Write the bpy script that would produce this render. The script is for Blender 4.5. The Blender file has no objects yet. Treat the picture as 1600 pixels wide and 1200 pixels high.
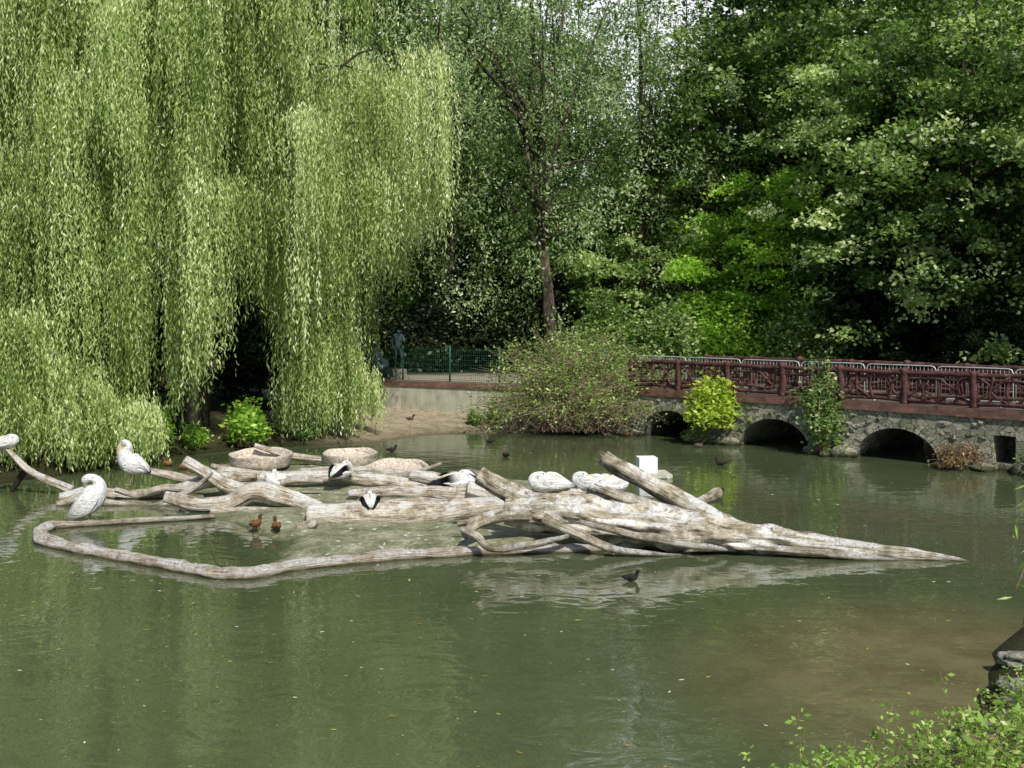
import bpy, math, random
import numpy as np
from mathutils import Vector, noise
random.seed(7)
scene = bpy.context.scene
COL = scene.collection
CAMH, F = 4.5, 1690.0
def at(px, py, z=0.0):
    D = (CAMH - z) * F / (py - 485.0)
    return np.array([(px - 800.0) / F * D, D, z])
def pt(px, py, D):
    return np.array([(px - 800.0) / F * D, D, CAMH - (py - 485.0) * D / F])

# ------------------------------------------------------------ materials
def newmat(name):
    m = bpy.data.materials.new(name); m.use_nodes = True
    nt = m.node_tree; nt.nodes.clear()
    out = nt.nodes.new('ShaderNodeOutputMaterial')
    return m, nt, out
def N(nt, typ, **kw):
    n = nt.nodes.new(typ)
    for k, v in kw.items(): setattr(n, k, v)
    return n
def ramp(nt, fac, stops):
    r = nt.nodes.new('ShaderNodeValToRGB')
    el = r.color_ramp.elements
    while len(el) < len(stops): el.new(0.5)
    for e, (p, c) in zip(el, stops):
        e.position = p; e.color = (*c, 1) if len(c) == 3 else c
    nt.links.new(fac, r.inputs[0]); return r.outputs[0]
def mixc(nt, fac, a, b, mode='MIX'):
    m = nt.nodes.new('ShaderNodeMix'); m.data_type = 'RGBA'; m.blend_type = mode
    def put(s, v):
        if isinstance(v, (tuple, float, int)):
            s.default_value = (*v, 1) if isinstance(v, tuple) and len(v) == 3 else v
        else: nt.links.new(v, s)
    put(m.inputs[0], fac); put(m.inputs[6], a); put(m.inputs[7], b)
    return m.outputs[2]
def math_(nt, op, a, b=0.0, clamp=False):
    m = nt.nodes.new('ShaderNodeMath'); m.operation = op; m.use_clamp = clamp
    for s, v in ((m.inputs[0], a), (m.inputs[1], b)):
        if isinstance(v, (int, float)): s.default_value = v
        else: nt.links.new(v, s)
    return m.outputs[0]
def noise_(nt, vec, scale, detail=5, rough=0.6, dist=0.0):
    n = N(nt, 'ShaderNodeTexNoise'); n.inputs['Scale'].default_value = scale
    n.inputs['Detail'].default_value = detail; n.inputs['Roughness'].default_value = rough
    n.inputs['Distortion'].default_value = dist
    nt.links.new(vec, n.inputs['Vector']); return n.outputs['Fac']
def principled(nt, out, color, rough=0.8, bump=None, bstr=0.5, bdist=0.02, spec=0.3, metal=0.0):
    p = nt.nodes.new('ShaderNodeBsdfPrincipled')
    if isinstance(color, tuple): p.inputs['Base Color'].default_value = (*color, 1)
    else: nt.links.new(color, p.inputs['Base Color'])
    if isinstance(rough, float): p.inputs['Roughness'].default_value = rough
    else: nt.links.new(rough, p.inputs['Roughness'])
    p.inputs['Specular IOR Level'].default_value = spec
    p.inputs['Metallic'].default_value = metal
    if bump is not None:
        b = nt.nodes.new('ShaderNodeBump'); b.inputs['Strength'].default_value = bstr
        b.inputs['Distance'].default_value = bdist
        nt.links.new(bump, b.inputs['Height']); nt.links.new(b.outputs[0], p.inputs['Normal'])
    nt.links.new(p.outputs[0], out.inputs[0]); return p

def leaf_mat(name, stops, transl=0.35, rough=0.42, tm=(1.5, 1.9, 0.5)):
    m, nt, out = newmat(name)
    a = N(nt, 'ShaderNodeAttribute', attribute_name='tint')
    oi = N(nt, 'ShaderNodeObjectInfo')
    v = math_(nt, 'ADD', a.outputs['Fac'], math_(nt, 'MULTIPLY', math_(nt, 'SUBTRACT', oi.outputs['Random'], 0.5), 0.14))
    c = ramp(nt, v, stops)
    p = N(nt, 'ShaderNodeBsdfPrincipled'); p.inputs['Roughness'].default_value = rough
    p.inputs['Specular IOR Level'].default_value = 0.45
    nt.links.new(c, p.inputs['Base Color'])
    t = N(nt, 'ShaderNodeBsdfTranslucent')
    nt.links.new(mixc(nt, 0.7, c, mixc(nt, 1.0, c, tm, 'MULTIPLY')), t.inputs['Color'])
    mx = N(nt, 'ShaderNodeMixShader'); mx.inputs[0].default_value = transl
    nt.links.new(p.outputs[0], mx.inputs[1]); nt.links.new(t.outputs[0], mx.inputs[2])
    nt.links.new(mx.outputs[0], out.inputs[0]); return m
M_WILLOW = leaf_mat('willow_leaves', [(0.0, (0.06, 0.09, 0.02)), (0.32, (0.29, 0.385, 0.10)), (0.62, (0.55, 0.64, 0.26)), (1.0, (0.86, 0.87, 0.57))], 0.38, tm=(1.25, 1.4, 0.55))
M_GREY = leaf_mat('grey_green_leaves', [(0.0, (0.05, 0.085, 0.025)), (0.5, (0.21, 0.31, 0.10)), (1.0, (0.6, 0.68, 0.42))], 0.4, tm=(1.2, 1.5, .55))
M_DARK = leaf_mat('dark_leaves', [(0.0, (0.018, 0.036, 0.008)), (0.5, (0.085, 0.16, 0.028)), (1.0, (0.32, 0.46, 0.11))], 0.38)
M_OAK = leaf_mat('oak_leaves', [(0.0, (0.028, 0.055, 0.012)), (0.45, (0.14, 0.23, 0.05)), (0.8, (0.37, 0.47, 0.17)), (1.0, (0.7, 0.73, 0.46))], 0.4, tm=(1.3, 1.7, .5))
M_BRIGHT = leaf_mat('bright_leaves', [(0.0, (0.05, 0.11, 0.012)), (0.5, (0.25, 0.42, 0.05)), (1.0, (0.54, 0.7, 0.13))], 0.45)
M_YELLOW = leaf_mat('yellow_green_leaves', [(0.0, (0.14, 0.24, 0.02)), (0.5, (0.38, 0.5, 0.05)), (1.0, (0.66, 0.7, 0.12))], 0.4, tm=(1.2, 1.4, .5))
M_BUSH = leaf_mat('bush_leaves', [(0.0, (0.10, 0.14, 0.035)), (0.5, (0.23, 0.34, 0.075)), (0.88, (0.48, 0.58, 0.18)), (1.0, (0.42, 0.3, 0.15))], 0.35, tm=(1.1, 1.4, .6))
M_REDWEED = leaf_mat('reddish_leaves', [(0.0, (0.1, 0.06, 0.03)), (0.5, (0.26, 0.15, 0.08)), (1.0, (0.4, 0.36, 0.14))], 0.3, tm=(1.1, 1.1, .7))
M_NEAR = leaf_mat('bramble_leaves', [(0.0, (0.14, 0.24, 0.03)), (0.5, (0.32, 0.50, 0.09)), (0.9, (0.56, 0.7, 0.2)), (1.0, (0.55, 0.28, 0.2))], 0.4, tm=(1.2, 1.4, .5))
M_SHADE = leaf_mat('shade_dark_leaves', [(0.0, (0.005, 0.01, 0.004)), (1.0, (0.04, 0.064, 0.018))], 0.1)  # near-black leaf colour, woodland shade painted in
M_FLOAT = leaf_mat('fallen_leaf', [(0.0, (0.2, 0.15, 0.03)), (0.4, (0.4, 0.3, 0.06)), (0.7, (0.35, 0.4, 0.1)), (1.0, (0.75, 0.75, 0.65))], 0.05)

def bark_mat(name, c1, c2, c3, sc=6.0):
    m, nt, out = newmat(name)
    tc = N(nt, 'ShaderNodeTexCoord'); mp = N(nt, 'ShaderNodeMapping'); mp.inputs['Scale'].default_value = (1, 1, 0.3)
    nt.links.new(tc.outputs['Object'], mp.inputs[0])
    n = noise_(nt, mp.outputs[0], sc, 8, 0.7)
    c = ramp(nt, n, [(0.3, c1), (0.5, c2), (0.7, c3)])
    principled(nt, out, c, 0.9, n, 0.8, 0.04, 0.1); return m
M_BARK = bark_mat('tree_bark', (0.012, 0.01, 0.008), (0.035, 0.028, 0.022), (0.08, 0.066, 0.05))
M_BARKL = bark_mat('pale_bark', (0.02, 0.016, 0.012), (0.055, 0.043, 0.033), (0.3, 0.25, 0.2), 2.2)
M_TWIG = bark_mat('brown_twig', (0.12, 0.08, 0.055), (0.26, 0.19, 0.13), (0.42, 0.33, 0.25))

def log_mat(name, dark, mid, light, droppings=0.5, moss=0.0):
    m, nt, out = newmat(name)
    at1 = N(nt, 'ShaderNodeAttribute', attribute_name='grain'); gr = at1.outputs['Vector']
    tc = N(nt, 'ShaderNodeTexCoord'); obj = tc.outputs['Object']
    mp = N(nt, 'ShaderNodeMapping'); mp.inputs['Scale'].default_value = (0.22, 1.6, 1.6)
    nt.links.new(gr, mp.inputs[0])
    n1 = noise_(nt, obj, 2.8, 8, 0.75, 0.4)
    n2 = noise_(nt, mp.outputs[0], 9, 7, 0.75, .3)
    c = ramp(nt, n1, [(0.34, dark), (0.46, mid), (0.57, light)])
    crack = ramp(nt, n2, [(0.37, (0.06, 0.05, 0.038)), (0.44, (.62, .58, .52)), (.52, (1.1, 1.09, 1.05))])
    c = mixc(nt, 0.95, c, crack, 'MULTIPLY')
    geo = N(nt, 'ShaderNodeNewGeometry'); sx = N(nt, 'ShaderNodeSeparateXYZ'); nt.links.new(geo.outputs['Normal'], sx.inputs[0])
    if moss > 0:
        nm = noise_(nt, obj, 1.7, 5, .7)
        mm = math_(nt, 'MULTIPLY', ramp(nt, nm, [(0.5, (0, 0, 0)), (0.64, (1, 1, 1))]), moss)
        c = mixc(nt, mm, c, (0.2, 0.185, 0.09))
    nd = noise_(nt, obj, 1.3, 6, 0.7)
    up = math_(nt, 'MULTIPLY', math_(nt, 'ADD', sx.outputs[2], .15), 1.3, True)
    md = math_(nt, 'MULTIPLY', ramp(nt, nd, [(0.47, (0, 0, 0)), (0.55, (1, 1, 1))]), math_(nt, 'MULTIPLY', up, droppings))
    nd2 = noise_(nt, obj, 16, 4, 0.65)
    md = math_(nt, 'MULTIPLY', md, ramp(nt, nd2, [(0.38, (0.1, 0.1, 0.1)), (0.52, (1, 1, 1))]))
    c = mixc(nt, md, c, (0.93, 0.92, 0.9))
    pz = N(nt, 'ShaderNodeSeparateXYZ'); nt.links.new(geo.outputs['Position'], pz.inputs[0])
    wet = ramp(nt, pz.outputs[2], [(0.005, (0.28, 0.27, 0.2)), (0.06, (1, 1, 1))])
    c = mixc(nt, 1.0, c, wet, 'MULTIPLY')
    hb = math_(nt, 'ADD', math_(nt, 'MULTIPLY', n1, .4), n2)
    principled(nt, out, c, 0.88, hb, 1.0, 0.12, 0.12); return m
M_LOG = log_mat('weathered_wood', (0.34, 0.265, 0.19), (0.66, 0.57, 0.45), (0.86, 0.8, 0.7), 0.9)
M_FALLEN = log_mat('mossy_dead_wood', (0.18, 0.15, 0.1), (0.49, 0.43, 0.32), (0.78, 0.72, 0.61), 1.0, 0.65)
M_RIM = log_mat('weathered_concrete', (0.28, 0.22, 0.165), (0.57, 0.48, 0.39), (0.76, 0.68, 0.58), 0.75, 0.2)

def vc_mat():
    m, nt, out = newmat('feathers')
    a = N(nt, 'ShaderNodeAttribute', attribute_name='Col')
    tc = N(nt, 'ShaderNodeTexCoord'); mp = N(nt, 'ShaderNodeMapping'); mp.inputs['Scale'].default_value = (1, 2.5, 2.5)
    nt.links.new(tc.outputs['Object'], mp.inputs[0])
    n = noise_(nt, mp.outputs[0], 11, 6, .7)
    c = mixc(nt, 0.6, a.outputs['Color'], ramp(nt, n, [(0.36, (0.25, 0.23, 0.2)), (0.5, (1, 1, 1))]), 'MULTIPLY')
    principled(nt, out, c, 0.8, n, 1.0, 0.07, 0.15); return m
M_FEATH = vc_mat()
def plain(name, c, rough=0.6, metal=0.0, var=0.3, sc=8.0, bs=0.2):
    m, nt, out = newmat(name)
    tc = N(nt, 'ShaderNodeTexCoord'); n = noise_(nt, tc.outputs['Object'], sc, 6)
    lo = tuple(x * (1 - var) for x in c); hi = tuple(min(1, x * (1 + var)) for x in c)
    principled(nt, out, ramp(nt, n, [(0.35, lo), (0.65, hi)]), rough, n, bs, 0.02, 0.3, metal); return m
def rail_mat():
    m, nt, out = newmat('painted_rustic_wood')
    tc = N(nt, 'ShaderNodeTexCoord'); n = noise_(nt, tc.outputs['Object'], 4.5, 8, .8)
    c = ramp(nt, n, [(0.32, (0.022, 0.011, 0.010)), (0.5, (0.075, 0.03, 0.027)), (0.6, (0.13, 0.068, 0.056)), (0.7, (0.32, 0.27, 0.23))])
    principled(nt, out, c, 0.6, n, .6, .03, .25); return m
M_RAIL = rail_mat()
M_STEEL = plain('galvanised_steel', (0.48, 0.5, 0.5), 0.45, 0.3, 0.15)
M_GREEN = plain('green_painted_steel', (0.02, 0.08, 0.05), 0.5)
M_WHITE = plain('white_painted_board', (0.84, 0.85, 0.84), 0.5, 0, 0.12)
M_DECK = plain('gravel_deck', (0.12, 0.105, 0.09), 0.9, 0, 0.3, 20)
M_BILL = plain('bill_skin', (0.55, 0.45, 0.28), 0.5, 0, 0.2)
M_BILLD = plain('dark_bill', (0.06, 0.055, 0.05), 0.5, 0, 0.2)
M_RAFT = plain('raft_boards', (0.42, 0.41, 0.33), 0.85, 0, 0.35, 12)
M_BRONZE = plain('dark_bronze', (0.035, 0.06, 0.065), 0.5, 0.3, 0.4)

def wicker():
    m, nt, out = newmat('wicker')
    tc = N(nt, 'ShaderNodeTexCoord'); n = noise_(nt, tc.outputs['Object'], 16, 5, .7)
    c = ramp(nt, n, [(0.32, (0.24, 0.18, 0.13)), (0.48, (0.52, 0.44, 0.35)), (0.64, (0.76, 0.7, 0.6))])
    principled(nt, out, c, 0.9, n, .9, 0.04, 0.1); return m
M_WICK = wicker()

def stone_mat():
    m, nt, out = newmat('rubble_stone')
    tc = N(nt, 'ShaderNodeTexCoord'); o = tc.outputs['Object']
    nz = N(nt, 'ShaderNodeTexNoise'); nz.inputs['Scale'].default_value = 3.0; nt.links.new(o, nz.inputs['Vector'])
    warp = mixc(nt, 0.35, o, nz.outputs['Color'], 'ADD')
    mp = N(nt, 'ShaderNodeMapping'); mp.inputs['Scale'].default_value = (2.8, 2.8, 4.8); nt.links.new(warp, mp.inputs[0])
    v = N(nt, 'ShaderNodeTexVoronoi', feature='DISTANCE_TO_EDGE'); nt.links.new(mp.outputs[0], v.inputs['Vector']); v.inputs['Scale'].default_value = 1
    v2 = N(nt, 'ShaderNodeTexVoronoi'); nt.links.new(mp.outputs[0], v2.inputs['Vector']); v2.inputs['Scale'].default_value = 1
    sp = N(nt, 'ShaderNodeSeparateColor'); nt.links.new(v2.outputs['Color'], sp.inputs[0])
    c = ramp(nt, sp.outputs[0], [(0.0, (0.27, 0.26, 0.21)), (0.4, (0.4, 0.385, 0.31)), (0.75, (0.54, 0.51, 0.42)), (1, (0.48, 0.42, 0.34))])
    n = noise_(nt, o, 8, 9, .8)
    c = mixc(nt, 0.95, c, ramp(nt, n, [(0.36, (0.22, 0.23, 0.18)), (0.48, (.8, .8, .75)), (0.62, (1.3, 1.3, 1.25))]), 'MULTIPLY')
    edge = ramp(nt, v.outputs['Distance'], [(0.0, (0, 0, 0)), (0.05, (1, 1, 1))])
    c = mixc(nt, mixc(nt, .45, edge, (1, 1, 1)), (0.09, 0.085, 0.06), c)
    nm = noise_(nt, o, 0.9, 6, .75)
    c = mixc(nt, math_(nt, 'MULTIPLY', ramp(nt, nm, [(0.45, (0, 0, 0)), (0.62, (1, 1, 1))]), 0.55), c, (0.16, 0.2, 0.08))
    g = N(nt, 'ShaderNodeNewGeometry'); pz = N(nt, 'ShaderNodeSeparateXYZ'); nt.links.new(g.outputs['Position'], pz.inputs[0])
    c = mixc(nt, 1.0, c, ramp(nt, pz.outputs[2], [(0.05, (0.25, 0.25, 0.2)), (0.25, (1, 1, 1))]), 'MULTIPLY')
    h = math_(nt, 'ADD', math_(nt, 'MULTIPLY', edge, .7), math_(nt, 'MULTIPLY', n, 1.6))
    principled(nt, out, c, 0.9, h, 1.0, 0.08, 0.1); return m
M_STONE = stone_mat()
def brick_mat():
    m, nt, out = newmat('brick_course')
    tc = N(nt, 'ShaderNodeTexCoord'); s = N(nt, 'ShaderNodeSeparateXYZ'); cb = N(nt, 'ShaderNodeCombineXYZ')
    nt.links.new(tc.outputs['Object'], s.inputs[0]); nt.links.new(s.outputs[0], cb.inputs[0]); nt.links.new(s.outputs[2], cb.inputs[1])
    b = N(nt, 'ShaderNodeTexBrick'); nt.links.new(cb.outputs[0], b.inputs['Vector'])
    b.inputs['Scale'].default_value = 1.0; b.inputs['Brick Width'].default_value = 0.25; b.inputs['Row Height'].default_value = 0.085; b.inputs['Mortar Size'].default_value = 0.009
    b.inputs['Color1'].default_value = (0.3, 0.13, 0.09, 1); b.inputs['Color2'].default_value = (0.16, 0.085, 0.065, 1); b.inputs['Mortar'].default_value = (0.15, 0.13, 0.11, 1)
    n = noise_(nt, tc.outputs['Object'], 3, 7, .7)
    c = mixc(nt, 0.85, b.outputs['Color'], ramp(nt, n, [(0.3, (0.3, 0.32, 0.28)), (0.65, (1.1, 1.1, 1.1))]), 'MULTIPLY')
    principled(nt, out, c, 0.85, b.outputs['Fac'], -0.5, 0.02, 0.2); return m
M_BRICK = brick_mat()
def concrete_mat():
    m, nt, out = newmat('stained_concrete')
    tc = N(nt, 'ShaderNodeTexCoord'); mp = N(nt, 'ShaderNodeMapping'); mp.inputs['Scale'].default_value = (1, 1, 0.35); nt.links.new(tc.outputs['Object'], mp.inputs[0])
    n = noise_(nt, mp.outputs[0], 2.5, 8, .7)
    c = ramp(nt, n, [(0.3, (0.2, 0.2, 0.14)), (0.5, (0.4, 0.39, 0.31)), (0.7, (0.54, 0.52, 0.44))])
    principled(nt, out, c, 0.9, n, 0.4, 0.03, 0.1); return m
M_CONC = concrete_mat()
def rock_mat():
    m, nt, out = newmat('grey_rock')
    tc = N(nt, 'ShaderNodeTexCoord'); n = noise_(nt, tc.outputs['Object'], 6, 9, .7)
    c = ramp(nt, n, [(0.3, (0.06, 0.055, 0.04)), (0.5, (0.24, 0.23, 0.18)), (0.7, (0.48, 0.46, 0.4))])
    principled(nt, out, c, 0.9, n, 1.0, 0.06, 0.15); return m
M_ROCK = rock_mat()

# ------------------------------------------------------------ mesh helpers
class MB:
    def __init__(s): s.v = []; s.f = []; s.c = []; s.g = []; s.n = 0
    def add(s, V, Fc, C=None, G=None):
        s.v.append(np.asarray(V, float)); s.f += [tuple(i + s.n for i in f) for f in Fc]
        if C is not None: s.c.append(np.asarray(C, float))
        s.g.append(np.asarray(G, float) if G is not None else np.zeros((len(V), 3)))
        s.n += len(V)
    def mesh(s, name, origin=None, smooth=True, grain=False):
        V = np.concatenate(s.v)
        if origin is not None: V = V - origin
        m = bpy.data.meshes.new(name); m.from_pydata(V.tolist(), [], s.f); m.update()
        if smooth: m.polygons.foreach_set('use_smooth', [True] * len(m.polygons))
        if s.c:
            C = np.concatenate(s.c); a = m.attributes.new('Col', 'FLOAT_COLOR', 'POINT')
            a.data.foreach_set('color', np.hstack([C, np.ones((len(C), 1))]).ravel())
        if grain:
            a = m.attributes.new('grain', 'FLOAT_VECTOR', 'POINT'); a.data.foreach_set('vector', np.concatenate(s.g).ravel())
        return m
    def base(s):
        V = np.concatenate(s.v); lo = V.min(0); hi = V.max(0)
        return np.array([(lo[0] + hi[0]) / 2, (lo[1] + hi[1]) / 2, lo[2]])
def box(mb, lo, hi):
    x0, y0, z0 = lo; x1, y1, z1 = hi
    V = [(x0,y0,z0),(x1,y0,z0),(x1,y1,z0),(x0,y1,z0),(x0,y0,z1),(x1,y0,z1),(x1,y1,z1),(x0,y1,z1)]
    mb.add(V, [(0,3,2,1),(4,5,6,7),(0,1,5,4),(1,2,6,5),(2,3,7,6),(3,0,4,7)])
def resample(A, n):
    A = np.asarray(A, float); k = len(A)
    P = np.vstack([2 * A[0] - A[1], A, 2 * A[-1] - A[-2]])
    out = []
    for u in np.linspace(0, k - 1, n):
        i = min(int(u), k - 2); t = u - i
        p0, p1, p2, p3 = P[i], P[i+1], P[i+2], P[i+3]
        out.append(0.5 * (2*p1 + (p2-p0)*t + (2*p0-5*p1+4*p2-p3)*t*t + (3*p1-p0-3*p2+p3)*t**3))
    return np.array(out)
def sweep(mb, P, R, seg=10, n=None, rough=0.0, fr=1.0, C=None, side=None, round_end=True):
    P = np.asarray(P, float); R = np.asarray(R, float)
    if R.ndim == 1: R = np.stack([R, R], 1)
    if n:
        Q = resample(np.hstack([P, R] + ([np.asarray(C, float)] if C is not None else [])), n)
        P = Q[:, :3]; R = np.maximum(Q[:, 3:5], 0.0015)
        if C is not None: C = np.clip(Q[:, 5:8], 0, 1)
    k = len(P); T = np.gradient(P, axis=0); T /= np.linalg.norm(T, axis=1)[:, None] + 1e-9
    dist = np.concatenate([[0], np.cumsum(np.linalg.norm(np.diff(P, axis=0), axis=1))])
    V = []; G = []
    a = np.linspace(0, 2 * math.pi, seg, endpoint=False)
    u = None; off = random.random() * 50
    for i in range(k):
        t = T[i]
        if side is not None: u = np.array(side, float)
        elif u is None:
            u = np.cross(t, (0, 0, 1.0))
            if np.linalg.norm(u) < 1e-3: u = np.array([1.0, 0, 0])
        u = u - t * np.dot(u, t); u /= np.linalg.norm(u) + 1e-9
        w = np.cross(u, t)
        for ang in a:
            r0, r1 = R[i]; g = 1.0
            if rough:
                q = Vector((math.cos(ang) * 1.3 * fr + off, math.sin(ang) * 1.3 * fr, dist[i] * 0.8 * fr))
                g = 1 + rough * (noise.noise(q) * 1.0 + 0.5 * noise.noise(Vector((q.x*2.7, q.y*2.7, q.z*.9))))
            V.append(P[i] + u * (math.cos(ang) * r0 * g) + w * (math.sin(ang) * r1 * g))
            G.append((dist[i] + off, math.cos(ang) * .35, math.sin(ang) * .35))
    Fc = []
    for i in range(k - 1):
        for j in range(seg):
            j2 = (j + 1) % seg
            Fc.append((i*seg+j, i*seg+j2, (i+1)*seg+j2, (i+1)*seg+j))
    e = 0.35 if round_end else 0.0
    V.append(P[0] - T[0] * R[0].mean() * e); V.append(P[-1] + T[-1] * R[-1].mean() * e)
    G.append((off, 0, 0)); G.append((dist[-1] + off, 0, 0))
    for j in range(seg):
        j2 = (j + 1) % seg
        Fc.append((k*seg, j2, j)); Fc.append((k*seg+1, (k-1)*seg+j, (k-1)*seg+j2))
    CC = None
    if C is not None:
        C = np.asarray(C, float)
        if C.ndim == 1: C = np.tile(C, (k, 1))
        CC = np.vstack([np.repeat(C, seg, axis=0), C[:1], C[-1:]])
    mb.add(V, Fc, CC, G)
def tag(o, label=None, category=None, group=None, kind=None):
    if label: o['label'] = label
    if category: o['category'] = category
    if group: o['group'] = group
    if kind: o['kind'] = kind
def objm(name, mesh, mat=None, loc=(0,0,0), parent=None, rotz=0.0, scale=1.0, **kw):
    o = bpy.data.objects.new(name, mesh); COL.objects.link(o)
    if mat is not None and mesh is not None and len(mesh.materials) == 0: mesh.materials.append(mat)
    o.location = loc
    if parent: o.parent = parent
    o.rotation_euler = (0, 0, rotz)
    o.scale = (scale,)*3 if isinstance(scale, (int, float)) else scale
    tag(o, **kw); return o
def mk(name, mb, mat, parent=None, smooth=True, grain=False, **kw):
    og = mb.base(); loc = og.copy()
    if parent is not None: loc = loc - np.array(parent.location)
    return objm(name, mb.mesh(name, og, smooth, grain), mat, loc, parent, **kw)
def empty(name, loc=(0,0,0), rotz=0.0, scale=1.0, **kw):
    return objm(name, None, None, loc, None, rotz, scale, **kw)

# ------------------------------------------------------------ leaves
def unit(v): return v / (np.linalg.norm(v, axis=1)[:, None] + 1e-9)
def leaf_mesh(name, C, D, L, W, tint, rng):
    n = len(C); D = unit(D); s = unit(np.cross(D, rng.normal(size=(n, 3))))
    L = np.broadcast_to(L, (n,))[:, None]; W = np.broadcast_to(W, (n,))[:, None]
    V = np.empty((n, 4, 3), np.float32)
    V[:, 0] = C; V[:, 1] = C + D * L * .45 + s * W * .5; V[:, 2] = C + D * L; V[:, 3] = C + D * L * .45 - s * W * .5
    m = bpy.data.meshes.new(name)
    m.vertices.add(4*n); m.vertices.foreach_set('co', V.ravel())
    m.loops.add(4*n); m.loops.foreach_set('vertex_index', np.arange(4*n, dtype=np.int32))
    m.polygons.add(n); m.polygons.foreach_set('loop_start', np.arange(0, 4*n, 4, dtype=np.int32))
    m.update(calc_edges=True)
    a = m.attributes.new('tint', 'FLOAT', 'POINT')
    a.data.foreach_set('value', np.repeat(np.clip(tint, 0, 1), 4).astype(np.float32))
    return m
def strands(starts, out, length, arc, spacing, rng, tint0, jit=0.032, sp=0.33):
    n = np.maximum((length / spacing).astype(int), 2)
    idx = np.repeat(np.arange(len(starts)), n)
    k = np.arange(len(idx)) - np.repeat(np.cumsum(n) - n, n)
    s = k * spacing + rng.uniform(0, spacing, len(idx))
    o = out[idx]; a = arc[idx]
    h = a * (1 - np.exp(-s / 0.9))
    ph = rng.uniform(0, 6.28, len(starts))[idx]; am = rng.uniform(0.02, 0.10, len(starts))[idx]
    C = starts[idx].astype(float)
    C[:, 0] += o[:, 0] * h + np.sin(s * .9 + ph) * am + rng.normal(0, jit, len(idx))
    C[:, 1] += o[:, 1] * h + np.cos(s * .8 + ph) * am + rng.normal(0, jit, len(idx))
    C[:, 2] += 0.25 * a * np.sin(np.minimum(s / 0.7, 3.14)) - s
    D = rng.normal(0, sp, (len(idx), 3)); D[:, 2] -= 1.0
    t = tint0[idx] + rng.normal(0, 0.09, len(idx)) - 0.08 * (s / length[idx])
    return C, D, t

def make_willow(name, seed, rx, ry, H, n_casc, per, loc, label, mat=M_WILLOW, spacing=0.12, ground=0.0, skirt=None, trunk=True, cl=(3.0, 7.5), lf=(0.19, 0.042), sig=.20, dome=.42, front=.25, inner_shade=.65, trad=.06, low_front=0):
    """boughs arch outward; each carries a narrow bundle of hanging strands"""
    rng = np.random.default_rng(seed)
    e = empty(name, loc, label=label, category='tree')
    S = []; O = []; Ln = []; A = []; T = []; limbs = []
    for c in range(n_casc + low_front):
        lowf = c >= n_casc
        th = c * 2.39996 + rng.uniform(-.25, .25)
        if rng.random() < front: th = rng.uniform(math.pi*1.05, math.pi*1.97)
        rho = math.sqrt((c * .618 + rng.uniform(0, .1)) % 1.0 * .96 + .03)
        if lowf:
            th = rng.uniform(math.pi*1.0, math.pi*1.92); rho = rng.uniform(.45, .86)
        rho = max(rho, .08)
        zs = H * (1 - dome * rho ** 2.4) - rng.uniform(0, .08) * H
        tier = rng.random()
        ztop = zs if tier < .45 else zs * rng.uniform(.45, .92)
        if lowf: ztop = rng.uniform(.3, .6) * H
        ztop = max(ztop, ground + 1.6)
        x, y = rx * rho * math.cos(th), ry * rho * math.sin(th)
        lim = (skirt(x, y) if skirt else ground)
        if skirt and rng.random() < .4: lim += rng.uniform(.2, 2.0)
        ln0 = rng.uniform(*cl)
        if ztop - ln0 < lim + 2.2 or lowf: ln0 = ztop - lim
        ln0 = min(ln0, ztop - lim)
        if ln0 < .8: continue
        limbs.append((x, y, ztop))
        m = int(per * rng.uniform(.6, 1.4)); rad = np.array([math.cos(th), math.sin(th)]); tan = np.array([-rad[1], rad[0]])
        u = rng.uniform(-1.3, .6, m) * min(1, rx / 6); v = rng.normal(0, sig * rng.uniform(.7, 1.4), m)
        st = np.stack([x + rad[0]*u + tan[0]*v, y + rad[1]*u + tan[1]*v, ztop - .45*np.maximum(u, -.3)**2 + .15 - v*v*.6 + rng.normal(0, .2, m)], 1)
        ln = ln0 * np.clip(rng.normal(.84, .16, m), .3, 1.04) * (1 - .25*np.clip(np.abs(v)/(2*sig), 0, 1))
        ct = rng.uniform(.26, .78) - (inner_shade * (1 - rho) * .6)  # inner strands tinted darker to paint the crown's own shade
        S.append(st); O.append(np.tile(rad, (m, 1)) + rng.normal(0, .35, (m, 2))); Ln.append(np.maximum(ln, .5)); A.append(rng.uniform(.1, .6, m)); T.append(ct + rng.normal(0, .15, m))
    S, O, Ln, A, T = map(np.concatenate, (S, O, Ln, A, T))
    C, D, t = strands(S, O, Ln, A, spacing, rng, T)
    keep = C[:, 2] + loc[2] > .14; C, D, t = C[keep], D[keep], t[keep]
    L = rng.uniform(0.75, 1.2, len(C)) * lf[0]
    m = leaf_mesh('crown', C, D, L, lf[1] * rng.uniform(.8, 1.2, len(C)), t, rng)
    objm('crown', m, mat, parent=e)
    if trunk:
        mb = MB()
        sweep(mb, [(0,0,-.3),(0.1,0,H*.12),(-.2,.1,H*.3),(.1,-.1,H*.5),(0,0,H*.8)], [rx*trad,rx*trad*.75,rx*trad*.6,rx*trad*.4,rx*.012], 12, 24, .25)
        for (x, y, z) in limbs[::4]:
            z0 = H * rng.uniform(.15, .5); d = min(z0, z*.7)
            sweep(mb, [(0,0,d),(x*.35,y*.35,d+(z-d)*.6),(x*.75,y*.75,z*0.99),(x,y,z-.1)], [.12,.09,.05,.02], 6, 10, .2)
        objm('trunk', mb.mesh('trunk'), M_BARK, parent=e)
    return e

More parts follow.
